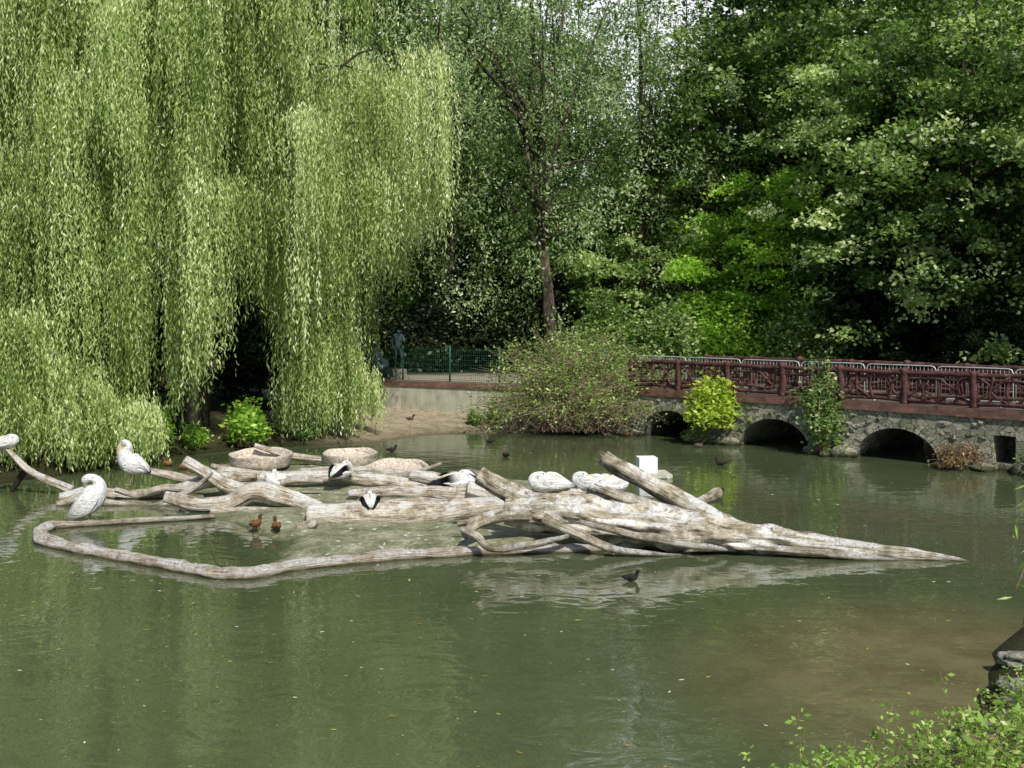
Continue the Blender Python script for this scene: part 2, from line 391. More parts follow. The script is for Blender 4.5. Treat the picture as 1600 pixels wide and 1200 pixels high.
def tree_meshes(seed, H, Rr, zb, ncl, lpc, ls, cs=0.9, droop=0.2, tr=0.35, offs=(0,0), shape=2.2, aspect=.7, tl=(0.05,0.9), hang=0, limbs=46, lr=.38):
    rng = np.random.default_rng(seed)
    dirs = unit(rng.normal(size=(ncl, 3))); u = rng.uniform(.12, 1, ncl) ** (1/shape)
    lob = np.array([1 + .34 * noise.noise(Vector(d) * 1.9 + Vector((seed, 0, 0))) * 2 for d in dirs])
    cz = (zb + H) / 2; hz = (H - zb) / 2
    C0 = dirs * u[:, None] * lob[:, None] * np.array([Rr, Rr, hz]) + np.array([offs[0], offs[1], cz])
    C0[:, 2] = np.maximum(C0[:, 2], 0.3)
    n = (lpc * rng.uniform(.4, 1.6, ncl)).astype(int); idx = np.repeat(np.arange(ncl), n)
    r = cs * rng.uniform(.6, 1.3, ncl)[idx]
    P = unit(rng.normal(size=(len(idx), 3))) * (rng.uniform(0, 1, len(idx)) ** .6 * r)[:, None]
    P[:, 2] *= .42; P[:, 2] -= .28 * (P[:, 0]**2 + P[:, 1]**2)
    if hang: P[:, 2] -= rng.uniform(0, hang, len(idx))
    P += C0[idx]
    D = rng.normal(size=(len(idx), 3)); D[:, 2] = D[:, 2] * .6 - droop
    t = (rng.uniform(tl[0], tl[1], ncl) * (.55 + .45 * u))[idx] + rng.normal(0, .12, len(idx))  # tint darkens toward the core; palest clumps paint leaf highlights
    L = ls * rng.uniform(.6, 1.3, len(idx))
    cm = leaf_mesh('crown', P, D, L, L * aspect, t, rng)
    mb = MB()
    x, y = offs
    sweep(mb, [(0,0,-.4),(.05*H*.1,0,zb*.5+.3),(x*.4,y*.4,zb+hz*.4),(x*.7,y*.7,cz),(x,y,H*.86)], [tr*1.35,tr,tr*.75,tr*.5,tr*.12], 10, 22, .2)
    for k in range(0, ncl, max(1, ncl // limbs)):
        c = C0[k]; f = rng.uniform(.2, .7); z0 = max(zb*.5, min(c[2]-.8, zb*.8 + (H-zb)*f*.7)); fx = (z0 / (H * .86))
        a = np.array([x*fx, y*fx, z0]); mid = a*.45 + c*.55 + np.array([rng.normal(0,.3), rng.normal(0,.3), .35])
        q = tr * lr
        sweep(mb, [a, mid, c], [q, q*.55, q*.15], 6, 9, .15)
    return mb.mesh('trunk'), cm
def place_tree(tm, loc, rotz, scale, name, label, cmat=M_DARK, tmat=M_BARK, group=None, category='tree'):
    e = empty(name, loc, rotz, scale, label=label, category=category, group=group)
    objm('trunk', tm[0], tmat, parent=e)
    c = objm('crown', tm[1], None, parent=e)
    if len(tm[1].materials) == 0: tm[1].materials.append(cmat)
    c.material_slots[0].link = 'OBJECT'; c.material_slots[0].material = cmat
    return e
def shrub_meshes(seed, rx, ry, H, nst, nl, ls, spread=.3, sr=.012, jit=.16, aspect=.55, low=.3, sidez=.1):
    rng = np.random.default_rng(seed); mb = MB(); paths = []
    for i in range(nst):
        th = rng.uniform(0, 6.283); ph = rng.uniform(.05, 1.0) ** .7
        el = math.cos(ph * math.pi/2 * .97)
        e = np.array([rx*math.sin(ph*1.5)*math.cos(th), ry*math.sin(ph*1.5)*math.sin(th), max(sidez, H*el)]) * rng.uniform(.65, 1.12)
        b = np.array([rx*spread*rng.normal()*.5, ry*spread*rng.normal()*.5, -.05])
        m = b*.5 + e*.5 + np.array([0, 0, H*.16]) + rng.normal(0, .05*H, 3)*[1,1,.5]
        Q = resample([b, m, e], 9); paths.append(Q)
        sweep(mb, Q, np.linspace(sr, sr*.3, 9), 4)
    paths = np.array(paths); k = rng.integers(0, nst, nl); t = rng.uniform(low, 1, nl) ** .8 * 7.99
    i0 = t.astype(int); f = (t - i0)[:, None]
    C = paths[k, i0]*(1-f) + paths[k, np.minimum(i0+1, 8)]*f + rng.normal(0, jit, (nl, 3))
    C[:, 2] = np.maximum(C[:, 2], .03)
    D = rng.normal(size=(nl, 3)); D[:, 2] = D[:, 2]*.6
    tint = rng.uniform(.2, .8, nst)[k] + rng.normal(0, .15, nl)
    L = ls * rng.uniform(.6, 1.3, nl)
    return mb.mesh('stems'), leaf_mesh('foliage', C, D, L, L*aspect, tint, rng)
def place_shrub(sm, loc, rotz, scale, name, label, lm=M_BUSH, stm=M_TWIG, group=None, category='shrub'):
    e = empty(name, loc, rotz, scale, label=label, category=category, group=group)
    objm('stems', sm[0], stm, parent=e)
    c = objm('foliage', sm[1], None, parent=e)
    if len(sm[1].materials) == 0: sm[1].materials.append(lm)
    c.material_slots[0].link = 'OBJECT'; c.material_slots[0].material = lm
    return e

# ------------------------------------------------------------ world, sun, camera
w = bpy.data.worlds.new('World'); scene.world = w; w.use_nodes = True
nt = w.node_tree; nt.nodes.clear()
SUN = Vector((0.33, -0.72, 0.0)); EL = math.radians(48)
SUN.normalize(); sd = Vector((SUN.x*math.cos(EL), SUN.y*math.cos(EL), math.sin(EL)))
sky = N(nt, 'ShaderNodeTexSky', sky_type='NISHITA', sun_disc=False)
sky.sun_elevation = EL; sky.sun_rotation = math.atan2(SUN.x, SUN.y)
tc = N(nt, 'ShaderNodeTexCoord'); nn = noise_(nt, tc.outputs['Generated'], 3.0, 7, .6, .4)
# cloud bank stands over the far (north) horizon, clear blue overhead
dv = N(nt, 'ShaderNodeSeparateXYZ'); nt.links.new(tc.outputs['Generated'], dv.inputs[0])
bank = math_(nt, 'MULTIPLY', math_(nt, 'SUBTRACT', dv.outputs[1], .55), 1.0)
cl = ramp(nt, math_(nt, 'ADD', nn, bank), [(0.54, (0, 0, 0)), (0.74, (1, 1, 1))])
cc = mixc(nt, math_(nt, 'MULTIPLY', cl, .95), sky.outputs[0], (9.0, 9.2, 9.6))
bg = N(nt, 'ShaderNodeBackground'); bg.inputs['Strength'].default_value = 0.12
wo = N(nt, 'ShaderNodeOutputWorld'); nt.links.new(cc, bg.inputs[0]); nt.links.new(bg.outputs[0], wo.inputs[0])
sl = bpy.data.lights.new('sun', 'SUN'); sl.energy = 5.0; sl.angle = math.radians(.5); sl.color = (1, .965, .88)
so = bpy.data.objects.new('sun', sl); COL.objects.link(so); so.rotation_euler = (-sd).to_track_quat('-Z', 'Y').to_euler(); so.location = (20, -20, 40)
cam = bpy.data.cameras.new('camera'); co = bpy.data.objects.new('camera', cam); COL.objects.link(co)
co.location = (0, 0, CAMH); co.rotation_euler = (math.radians(90), 0, 0)
cam.sensor_width = 36; cam.lens = F / 1600 * 36; cam.shift_y = -115 / 1600.0; cam.clip_end = 3000; cam.clip_start = .05
scene.camera = co
scene.view_settings.view_transform = 'Standard'; scene.view_settings.look = 'None'; scene.view_settings.exposure = 0

# ------------------------------------------------------------ terrain
pond = np.array([(-18,6),(-6,7.5),(0,8.5),(2,9.3),(3.6,10.3),(5.2,12.2),(6.6,14.6),(8.8,17.5),(13,21),(21,24),(18.2,26.3),(14.7,29.8),(21.3,36.7),(11.8,45.8),(5.3,38.9),(4.6,39.2),(2,39.6),(0,39.8),(-2.5,39.6),(-3.5,39.2),(-4.4,37.1),(-8.4,35.2),(-10.9,32.4),(-12.2,29.5),(-13.5,27.6),(-18,24),(-24,15)], float)
def poly_sd(X, Y, poly):
    d = np.full(X.shape, 1e9); ins = np.zeros(X.shape, bool); n = len(poly)
    for i in range(n):
        a = poly[i]; b = poly[(i+1) % n]; ab = b - a
        t = np.clip(((X-a[0])*ab[0] + (Y-a[1])*ab[1]) / (ab @ ab), 0, 1)
        d = np.minimum(d, np.hypot(X-a[0]-ab[0]*t, Y-a[1]-ab[1]*t))
        c = ((a[1] > Y) != (b[1] > Y)) & (X < (b[0]-a[0]) * (Y-a[1]) / (b[1]-a[1]+1e-12) + a[0])
        ins ^= c
    return np.where(ins, -d, d)
DX, DY = .723, -.691
def terr(X, Y):
    d = poly_sd(X, Y, pond)
    z = np.where(d < 0, np.maximum(-.9, d*.5 - .05), 0)
    far = .06 + .34*np.clip(d/4.5, 0, 1) + .02*np.clip(d, 0, 30)
    near = np.minimum(2.85, .06 + d*.42)
    o = np.where(Y < 22, near, far)
    s = (X-5)*.484 + (Y-39)*.875; sb = (X-5)*.691 + (Y-38.5)*.723
    ter = ((X < 5) & (s > .4)) | ((X >= 5) & (sb > .3))
    o = np.where(ter, np.where(X < 5, 1.55, np.minimum(1.55, d*1.4)), o)
    return np.where(d < 0, z, o)
xs = np.concatenate([np.linspace(-700, -42, 14), np.arange(-38, 38.1, .4), np.linspace(42, 700, 14)])
ys = np.concatenate([np.linspace(-300, -8, 8), np.arange(-5, 60, .4), np.linspace(64, 1100, 16)])
GX, GY = np.meshgrid(xs, ys); GZ = terr(GX, GY)
nz = np.array([noise.noise(Vector((x*.7, y*.7, 0)))*.06 + noise.noise(Vector((x*2.3, y*2.3, 3)))*.025 for x, y in zip(GX.ravel(), GY.ravel())]).reshape(GX.shape)
GZ = GZ + nz * (GZ > .03)
def gridmesh(name, X, Y, Z):
    ny, nx = X.shape; V = np.stack([X, Y, Z], -1).reshape(-1, 3)
    i = np.arange((ny-1)*(nx-1)); r = i // (nx-1); c = i % (nx-1); a = r*nx + c
    Fc = np.stack([a, a+1, a+nx+1, a+nx], 1)
    m = bpy.data.meshes.new(name); m.from_pydata(V.tolist(), [], Fc.tolist()); m.update()
    m.polygons.foreach_set('use_smooth', [True]*len(m.polygons)); return m
def ground_mat():
    m, nt, out = newmat('earth_and_leaf_litter')
    g = N(nt, 'ShaderNodeNewGeometry'); p = g.outputs['Position']
    n = noise_(nt, p, 1.2, 8, .7); n2 = noise_(nt, p, 9, 6, .7)
    c = ramp(nt, n, [(0.35, (0.035, 0.03, 0.018)), (0.5, (0.06, 0.055, 0.028)), (0.65, (0.05, 0.065, 0.02))])
    def blob(cx, cy, r0, r1, sy=1.0):
        mp = N(nt, 'ShaderNodeMapping'); mp.inputs['Location'].default_value = (-cx, -cy*sy, 0); mp.inputs['Scale'].default_value = (1, sy, 0)
        nt.links.new(p, mp.inputs[0]); l = N(nt, 'ShaderNodeVectorMath', operation='LENGTH'); nt.links.new(mp.outputs[0], l.inputs[0])
        v = math_(nt, 'ADD', l.outputs['Value'], math_(nt, 'MULTIPLY', n, 2.0))
        mr = N(nt, 'ShaderNodeMapRange'); mr.inputs[1].default_value = r0+1; mr.inputs[2].default_value = r1+1; mr.inputs[3].default_value = 1; mr.inputs[4].default_value = 0
        nt.links.new(v, mr.inputs[0]); return mr.outputs[0]
    n5 = noise_(nt, p, 2.4, 7, .7)
    sand = ramp(nt, n2, [(0.3, (0.22, 0.185, 0.13)), (0.6, (0.42, 0.36, 0.27))])
    sand = mixc(nt, .8, sand, ramp(nt, n5, [(.35, (.5, .5, .42)), (.6, (1.1, 1.05, 1.0))]), 'MULTIPLY')
    c = mixc(nt, blob(-2.5, 42.0, 5.0, 7.5), c, sand)
    c = mixc(nt, math_(nt, 'MULTIPLY', blob(1, 47.5, 6, 9, 2.5), .8), c, (0.3, 0.27, 0.22))
    sx = N(nt, 'ShaderNodeSeparateXYZ'); nt.links.new(p, sx.inputs[0])
    c = mixc(nt, 1.0, c, ramp(nt, sx.outputs[2], [(0.0, (0.4, 0.4, 0.35)), (0.2, (1, 1, 1))]), 'MULTIPLY')
    principled(nt, out, c, 0.95, n2, .8, .08, .1); return m
objm('ground', gridmesh('ground', GX, GY, GZ), ground_mat(), kind='structure')

def water_mat():
    m, nt, out = newmat('murky_water')
    g = N(nt, 'ShaderNodeNewGeometry'); p = g.outputs['Position']
    mp = N(nt, 'ShaderNodeMapping'); mp.inputs['Scale'].default_value = (.75, 1.1, 1); nt.links.new(p, mp.inputs[0])
    a = noise_(nt, mp.outputs[0], 1.9, 2, .5, .8); b = noise_(nt, mp.outputs[0], 7.0, 2, .5, .3)
    h = math_(nt, 'ADD', a, math_(nt, 'MULTIPLY', b, .07))
    n = noise_(nt, p, .25, 4)
    c = ramp(nt, n, [(0.35, (0.056, 0.072, 0.033)), (0.65, (0.078, 0.094, 0.046))])
    n4 = noise_(nt, p, 1.0, 6, .7)
    mp2 = N(nt, 'ShaderNodeMapping'); mp2.inputs['Location'].default_value = (-5.6, -13.2, 0); mp2.inputs['Scale'].default_value = (1, 1, 0)
    nt.links.new(p, mp2.inputs[0]); l = N(nt, 'ShaderNodeVectorMath', operation='LENGTH'); nt.links.new(mp2.outputs[0], l.inputs[0])
    v = math_(nt, 'ADD', l.outputs['Value'], math_(nt, 'MULTIPLY', n4, 1.2))
    mr = N(nt, 'ShaderNodeMapRange'); mr.inputs[1].default_value = 2.6; mr.inputs[2].default_value = 4.8; mr.inputs[3].default_value = .85; mr.inputs[4].default_value = 0
    nt.links.new(v, mr.inputs[0])
    c = mixc(nt, mr.outputs[0], c, ramp(nt, n4, [(.35, (0.105, 0.09, 0.043)), (.65, (0.175, 0.148, 0.078))]))
    pr = principled(nt, out, c, 0.012, h, .17, .07, .5); pr.inputs['IOR'].default_value = 1.75
    return m
mbw = MB(); mbw.add([(-30,3,0),(30,3,0),(30,48,0),(-30,48,0)], [(0,1,2,3)])
objm('water', mbw.mesh('water'), water_mat(), kind='structure')

# island mud
isl = np.array([at(*q)[:2] for q in [(385,893),(450,880),(600,868),(800,862),(940,857),(985,840),(1000,800),(990,775),(900,762),(740,745),(600,735),(450,726),(350,727),(300,742),(300,765),(345,800),(330,812),(420,830),(462,850),(440,872)]])
ix = np.arange(-10, 4.5, .12); iy = np.arange(17.5, 33, .12); IX, IY = np.meshgrid(ix, iy)
sdI = poly_sd(IX, IY, isl)
nI = np.array([noise.noise(Vector((x*.9, y*.9, 5)))*.07 + noise.noise(Vector((x*4, y*4, 1)))*.02 for x, y in zip(IX.ravel(), IY.ravel())]).reshape(IX.shape)
IZ = np.clip(-sdI*.18, -.25, .10) + nI + .02
def mud_mat():
    m, nt, out = newmat('wet_mud')
    g = N(nt, 'ShaderNodeNewGeometry'); p = g.outputs['Position']
    n = noise_(nt, p, 2.2, 8, .7); n2 = noise_(nt, p, 14, 5, .7)
    c = ramp(nt, n, [(0.35, (0.13, 0.14, 0.075)), (0.5, (0.23, 0.235, 0.145)), (0.65, (0.4, 0.37, 0.28))])
    c = mixc(nt, .7, c, ramp(nt, n2, [(0.38, (.4, .4, .35)), (0.6, (1.15, 1.15, 1.1))]), 'MULTIPLY')
    n3 = noise_(nt, p, 6, 4, .6)
    c = mixc(nt, ramp(nt, n3, [(0.62, (0, 0, 0)), (0.68, (.8, .8, .8))]), c, (0.7, 0.7, 0.65))
    sx = N(nt, 'ShaderNodeSeparateXYZ'); nt.links.new(p, sx.inputs[0])
    c = mixc(nt, 1.0, c, ramp(nt, sx.outputs[2], [(0.0, (0.4, 0.43, 0.3)), (0.07, (1, 1, 1))]), 'MULTIPLY')
    principled(nt, out, c, 0.7, n2, .7, .05, .3); return m
objm('island_ground', gridmesh('island_ground', IX, IY, IZ), mud_mat(), kind='structure')

# rim: straight cast segments with blunt corners
rim = [(335,807),(230,813),(120,819),(80,822),(62,830),(66,845),(120,858),(240,879),(345,898),(392,898),(460,885),(620,869),(760,861),(945,857)]
RP = np.array([at(a, b, 0.05) for a, b in rim]); rr_ = np.array([.05,.06,.07,.10,.12,.13,.12,.115,.12,.12,.115,.115,.10,.09])
cum = np.concatenate([[0], np.cumsum(np.linalg.norm(np.diff(RP, axis=0), axis=1))]); q = np.arange(0, cum[-1], .09)
RQ = np.stack([np.interp(q, cum, RP[:, i]) for i in range(3)], 1); RR = np.interp(q, cum, rr_)
RR = RR * np.array([1 + .16*noise.noise(Vector((s*1.7, 9, 0))) + .16*noise.noise(Vector((s*5, 2, 0))) for s in q])
mb = MB(); sweep(mb, RQ, np.stack([RR*1.15, RR], 1), 16, None, .22, 3.2)
mk('island_rim', mb, M_RIM, grain=True, label='low rounded weathered concrete kerb around the mud island', category='kerb')

# logs -------------------------------------------------
def log(pts, D, rad, label, mat=M_LOG, name='log', rough=.34, seg=24, group='driftwood logs on the island'):
    P = [pt(q[0], q[1], q[2] if len(q) > 2 else D) for q in pts]
    mb = MB(); sweep(mb, P, rad, seg, max(32, len(P)*14), rough, 2.2, round_end=False)
    return mk(name, mb, mat, grain=True, label=label, category='log', group=group)
log([(482,806),(560,806),(650,804),(740,797),(830,788)], 22.7, [.25,.27,.26,.24,.2], 'thick smooth pale log with sawn end lying on mud', rough=.18)
log([(258,776),(310,789),(355,786),(398,768),(440,776),(500,796)], 24.2, [.12,.16,.18,.22,.2,.16], 'twisted bleached log with a swollen knot')
log([(288,720),(330,744),(362,762),(420,772)], 25.8, [.13,.15,.17,.16], 'slanting bleached log with upturned cut end')
log([(98,782),(140,768),(190,776),(250,773),(300,760),(345,748),(400,745)], 26.0, [.19,.12,.15,.17,.15,.14,.1], 'long crooked driftwood log lying in shallow water')
log([(92,790),(125,778),(180,788),(235,795),(280,783)], 25.0, [.12,.1,.09,.1,.08], 'short knotty driftwood piece beside a pelican')
log([(-30,685),(10,702),(50,738),(112,766)], 26.5, [.055,.065,.08,.1], 'thin bare branch rising from the water', name='branch')
log([(18,768),(38,738),(50,733)], 26.8, [.05,.08,.05], 'short dark branch stub sticking out of water', mat=M_BARK, name='branch')
log([(340,743),(420,748),(520,745),(600,752),(680,764),(760,778)], 27.0, [.17,.17,.15,.16,.18,.18], 'long weathered log beside the wicker nests')
log([(545,772),(610,768),(680,770),(750,776),(800,792)], 25.3, [.09,.12,.14,.16,.15], 'grey driftwood log streaked with droppings')
log([(398,696),(450,711),(510,719),(570,724)], 30.5, [.07,.09,.1,.08], 'slender pale branch lying beyond the nests')
log([(730,765),(800,778),(890,775),(970,778),(1020,792)], 25.2, [.18,.19,.17,.15,.13], 'whitened log that pelicans are resting on')
log([(225,735),(290,748),(340,756)], 27.5, [.08,.1,.1], 'thin dark branch in shallow water')
log([(330,800),(380,803),(418,800)], 24.0, [.12,.15,.1], 'short lump of driftwood on the mud')
log([(465,826),(488,818),(492,812)], 21.9, [.07,.1,.08], 'broken chunk of wood against a log')
log([(640,742),(690,752),(745,772),(790,785)], 26.2, [.13,.16,.18,.16], 'knotted grey log under a dozing pelican')
for q_, D_, r_, l_ in [
    ([(180,765),(215,772),(262,762),(300,766)], 25.6, [.06,.08,.09,.05], 'crooked thin driftwood branch across another log'),
    ([(660,780),(700,768),(735,756)], 25.6, [.07,.08,.05], 'broken branch leaning on a grey log'),
    ([(470,736),(540,733),(620,740),(700,752)], 28.2, [.06,.09,.1,.07], 'thin bleached branch in front of the nests'),
    ([(330,728),(380,738),(450,742),(520,738)], 28.6, [.07,.09,.09,.06], 'knotty thin branch against a wicker nest'),
    ([(400,770),(430,756),(470,750),(505,752)], 25.5, [.1,.08,.07,.05], 'forked branch lying over a log'),
    ([(575,790),(640,782),(700,786),(770,780)], 24.6, [.06,.08,.08,.06], 'thin pale branch lying on the mud'),
    ([(240,790),(275,778),(310,758),(332,738)], 25.0, [.05,.07,.06,.03], 'thin upturned branch between two logs'),
    ([(600,748),(650,738),(690,724)], 27.4, [.07,.06,.03], 'thin broken branch pointing upward near the nests')]:
    log(q_, D_, r_, l_, name='branch')

# big fallen tree
ft = empty('fallen_tree', pt(1000, 860, 20.3), label='huge weathered fallen tree lying half in the pond', category='fallen tree')
def ftpart(name, pts, rad, rough=.3, seg=24, D=20.3, splinter=False):
    P = [pt(q[0], q[1], q[2] if len(q) > 2 else D) for q in pts]
    mb = MB(); sweep(mb, P, rad, seg, len(P)*18, rough, 2.4, round_end=False)
    if splinter:
        d0 = P[0] - P[1]; d0 /= np.linalg.norm(d0)
        for k in range(7):
            o = np.array([random.uniform(-1, 1), random.uniform(-1, 1), random.uniform(-1, 1)]) * rad[0] * .6
            sweep(mb, [P[0] - d0*.15 + o, P[0] + d0*random.uniform(.08, .25) + o*1.05], [rad[0]*.28, .008], 5)
    mk(name, mb, M_FALLEN, parent=ft, grain=True)
ftpart('trunk', [(790,800,20.9),(860,802,20.7),(950,816,20.5),(1060,830,20.3),(1160,843,20.1),(1270,854,19.9),(1390,866,19.7),(1470,873,19.5),(1516,879,19.4)], [.22,.32,.37,.36,.30,.22,.14,.08,.025], .5, 44)
ftpart('branch', [(748,742,21.3),(795,768,21.2),(850,793,21.0),(940,815,20.6)], [.17,.18,.22,.24], .3, splinter=True)
ftpart('branch', [(944,716,21.6),(1000,747,21.3),(1065,783,21.0),(1130,820,20.5),(1190,846,20.1)], [.16,.16,.19,.21,.2], .3, splinter=True)
ftpart('branch', [(944,766,21.0),(985,782,20.9),(1040,797,20.8),(1090,812,20.6)], [.09,.12,.12,.1], .3, 14, splinter=True)
ftpart('branch', [(1122,770,22.2),(1098,782,21.8),(1050,805,21.2)], [.12,.1,.08], .3, 12)
ftpart('branch', [(726,838,20.0),(745,818,20.2),(790,803,20.5),(860,800,20.7)], [.08,.11,.15,.18], .3, 14)
ftpart('branch', [(722,826,19.9),(745,838,19.7),(768,856,19.6),(825,852,19.7),(888,838,19.9)], [.055,.08,.07,.07,.045], .3, 12)
ftpart('root', [(850,812,20.2),(905,836,19.9),(960,858,19.75),(1020,866,19.8),(1070,868,19.9)], [.12,.09,.07,.05,.03], .35, 12)
ftpart('root', [(715,820,20.6),(770,803,20.5),(830,795,20.6)], [.04,.08,.12], .35, 10)
ftpart('root', [(905,815,19.95),(1000,838,19.85),(1080,852,19.8),(1150,860,19.9)], [.05,.07,.07,.03], .45, 10)
ftpart('root', [(1180,858,19.75),(1260,862,19.6),(1360,873,19.5),(1440,879,19.5)], [.03,.07,.06,.02], .45, 10)

# wicker nests
def nest(px, py, D, r, h, label, dish=False):
    c = pt(px, py, D); mb = MB(); nth = 120
    prof = [(.88,0),(.93,.2),(.97,.5),(1.0,.8),(1.0,1.0),(.93,1.0),(.87,.8),(.8,.5),(.5,.38),(.02,.38)]
    prof = resample(np.array(prof), 30); V = []
    for i, (pr, pz) in enumerate(prof):
        for j in range(nth):
            a = 2*math.pi*j/nth; wv = .014*math.cos(j*math.pi/2 + (i % 2)*math.pi) if (pr > .4) else 0
            nn = noise.noise(Vector((math.cos(a)*1.5, math.sin(a)*1.5, pz*2 + px)))*.08
            tilt = -.12*math.sin(a)*pr*r if dish else -.05*math.sin(a)*pr*r
            V.append((c[0] + r*(pr+wv+nn*.5)*math.cos(a), c[1] + r*(pr+wv+nn*.5)*math.sin(a), c[2] + h*pz*(1+nn*2) - tilt))
    Fc = [(i*nth+j, i*nth+(j+1) % nth, (i+1)*nth+(j+1) % nth, (i+1)*nth+j) for i in range(len(prof)-1) for j in range(nth)]
    mb.add(V, Fc)
    mk('wicker_nest', mb, M_WICK, label=label, category='nest', group='wicker nests on the island')
nest(408, 727, 30.0, .86, .34, 'large round open pale wicker nest')
nest(547, 723, 30.5, .76, .3, 'round open wicker nest behind a log')
nest(620, 741, 28.8, .84, .22, 'shallow tilted wicker nest, worn and low', True)

# ------------------------------------------------------------ birds
WH = (.9, .89, .86); GR = (.5, .48, .45); BK = (.025, .025, .028)
def bird(name, label, category, loc, yaw, s, body, bill=None, wing=None, legs=None, group=None, billmat=M_BILL, eye=None, legc=(.5,.35,.25), ruf=.2):
    mb = MB()
    P = [(b[0], 0, b[1]) for b in body]; Rr = [(b[2], b[3]) for b in body]; C = [b[-1] for b in body]
    sweep(mb, P, Rr, 24, 56, ruf, 5, C=C, side=(0,1,0))
    if legs:
        for sgn in (-1, 1):
            x, z, g = legs
            sweep(mb, [(x, sgn*.07, z),(x-.02, sgn*.075, z*.5),(x, sgn*.08, .015)], [.022,.014,.012], 6, 6, C=[legc]*3)
            sweep(mb, [(x-.03, sgn*.08, .012),(x+.06*g, sgn*.085, .012),(x+.14*g, sgn*.09, .01)], [(.015,.012),(.04*g,.008),(.055*g,.005)], 6, 5, C=[legc]*3, side=(0,1,0))
    if eye:
        for sgn in (-1, 1): sweep(mb, [(eye[0]-.01, sgn*eye[2], eye[1]),(eye[0]+.01, sgn*eye[2], eye[1])], [.012,.012], 6, 4, C=[BK]*2)
    m = mb.mesh(name); o = objm(name, m, M_FEATH, loc, None, yaw, s, label=label, category=category, group=group)
    if bill:
        b = MB(); sweep(b, [(q[0], q[4] if len(q) > 4 else 0, q[1]) for q in bill], [(q[2], q[3]) for q in bill], 8, 14, side=(0,1,0)); objm('bill', b.mesh('bill'), billmat, parent=o)
    if wing:
        for sgn in (-1, 1):
            b = MB(); sweep(b, [(q[0], sgn*q[4], q[1]) for q in wing], [(q[2], q[3]) for q in wing], 12, 24, ruf*1.5, 5, C=[q[5] for q in wing], side=(0,1,0)); objm('wing', b.mesh('wing'), M_FEATH, parent=o)
    return o
PG = 'pelicans resting on the logs'
def pel_stand(loc, yaw, s, label):
    body = [(-.42,.3,.03,.02,GR),(-.34,.34,.14,.08,WH),(-.17,.42,.23,.19,WH),(.0,.5,.26,.25,WH),(.13,.6,.23,.23,WH),(.17,.72,.17,.17,WH),(.14,.82,.11,.115,WH),(.10,.91,.08,.085,WH),(.14,.99,.07,.07,WH),(.21,1.01,.075,.07,WH),(.28,.99,.04,.045,WH)]
    bill = [(.26,1.0,.04,.035),(.32,.92,.04,.06),(.34,.78,.035,.07),(.33,.64,.025,.04),(.31,.56,.012,.012)]
    wing = [(.15,.62,.02,.05,.17,WH),(.06,.56,.06,.16,.21,WH),(-.12,.46,.06,.17,.19,WH),(-.3,.37,.04,.11,.13,GR),(-.44,.29,.012,.03,.05,BK)]
    return bird('pelican', label, 'pelican', loc, yaw, s, body, bill, wing, (.02,.34,1), PG, eye=(.225,1.03,.066))
def pel_preen(loc, yaw, s, label):
    body = [(-.44,.1,.03,.02,GR),(-.33,.22,.15,.1,WH),(-.15,.38,.23,.2,WH),(.02,.56,.24,.23,WH),(.11,.72,.19,.2,WH),(.13,.84,.12,.125,WH),(.07,.93,.085,.085,WH),(-.03,.96,.075,.075,WH),(-.11,.93,.078,.074,WH),(-.14,.87,.045,.05,WH)]
    bill = [(-.14,.89,.04,.035),(-.12,.8,.04,.05,.06),(-.05,.68,.035,.055,.18),(.03,.54,.018,.022,.26)]
    wing = [(.08,.72,.02,.06,.16,WH),(-.02,.58,.06,.17,.21,WH),(-.16,.41,.06,.18,.19,WH),(-.32,.24,.04,.12,.13,GR),(-.46,.07,.012,.03,.05,BK)]
    return bird('pelican', label, 'pelican', loc, yaw, s, body, bill, wing, (-.02,.3,1), PG, eye=(-.12,.96,.066))
def pel_rest(loc, yaw, s, label, wc=WH):
    body = [(-.52,.13,.03,.02,GR),(-.4,.16,.14,.06,WH),(-.22,.18,.24,.14,WH),(.0,.2,.27,.18,WH),(.2,.21,.22,.17,WH),(.31,.26,.13,.13,WH),(.31,.34,.08,.08,WH),(.23,.38,.068,.062,WH),(.14,.375,.072,.066,WH),(.07,.36,.045,.042,WH)]
    bill = [(.09,.38,.03,.025),(-.02,.365,.03,.028),(-.18,.34,.025,.02),(-.3,.31,.012,.01)]
    wing = [(.2,.25,.02,.05,.17,WH),(.06,.26,.05,.12,.21,WH),(-.14,.24,.06,.13,.2,wc),(-.34,.19,.045,.09,.14,wc),(-.56,.13,.012,.03,.05,BK)]
    return bird('pelican', label, 'pelican', loc, yaw, s, body, bill, wing, None, PG, eye=(.13,.41,.064))
def stand_at(px, py, D): return tuple(pt(px, py, D))
pel_stand(stand_at(207,757,26.0), math.pi*.95, 1.0, 'white pelican standing on driftwood with bill tucked to chest')
pel_preen(stand_at(143,821,22.9), .25, 1.05, 'white pelican leaning forward and preening on the kerb')
pel_rest(stand_at(6,701,26.5), .3, .8, 'white pelican perched on a thin bare branch')
pel_rest(stand_at(430,763,25.8), 1.9, .98, 'white pelican dozing on a log with head tucked')
pel_rest(stand_at(534,748,26.5), 1.2, .95, 'pelican with dark wing feathers asleep beside a nest', BK)
pel_rest(stand_at(578,796,22.9), 1.75, .85, 'black and white bird resting on the pale log', BK)
pel_rest(stand_at(712,768,26.0), .15, 1.18, 'pelican lying on a log showing black wing edge', BK)
pel_rest(stand_at(858,770,25.2), math.pi+.1, 1.12, 'white pelican lying flat asleep on a log')
pel_rest(stand_at(922,770,25.3), math.pi-.5, 1.08, 'white pelican sleeping with bill laid along its back')
pel_rest(stand_at(955,772,24.9), .5, 1.08, 'white pelican crouched against another sleeping pelican')
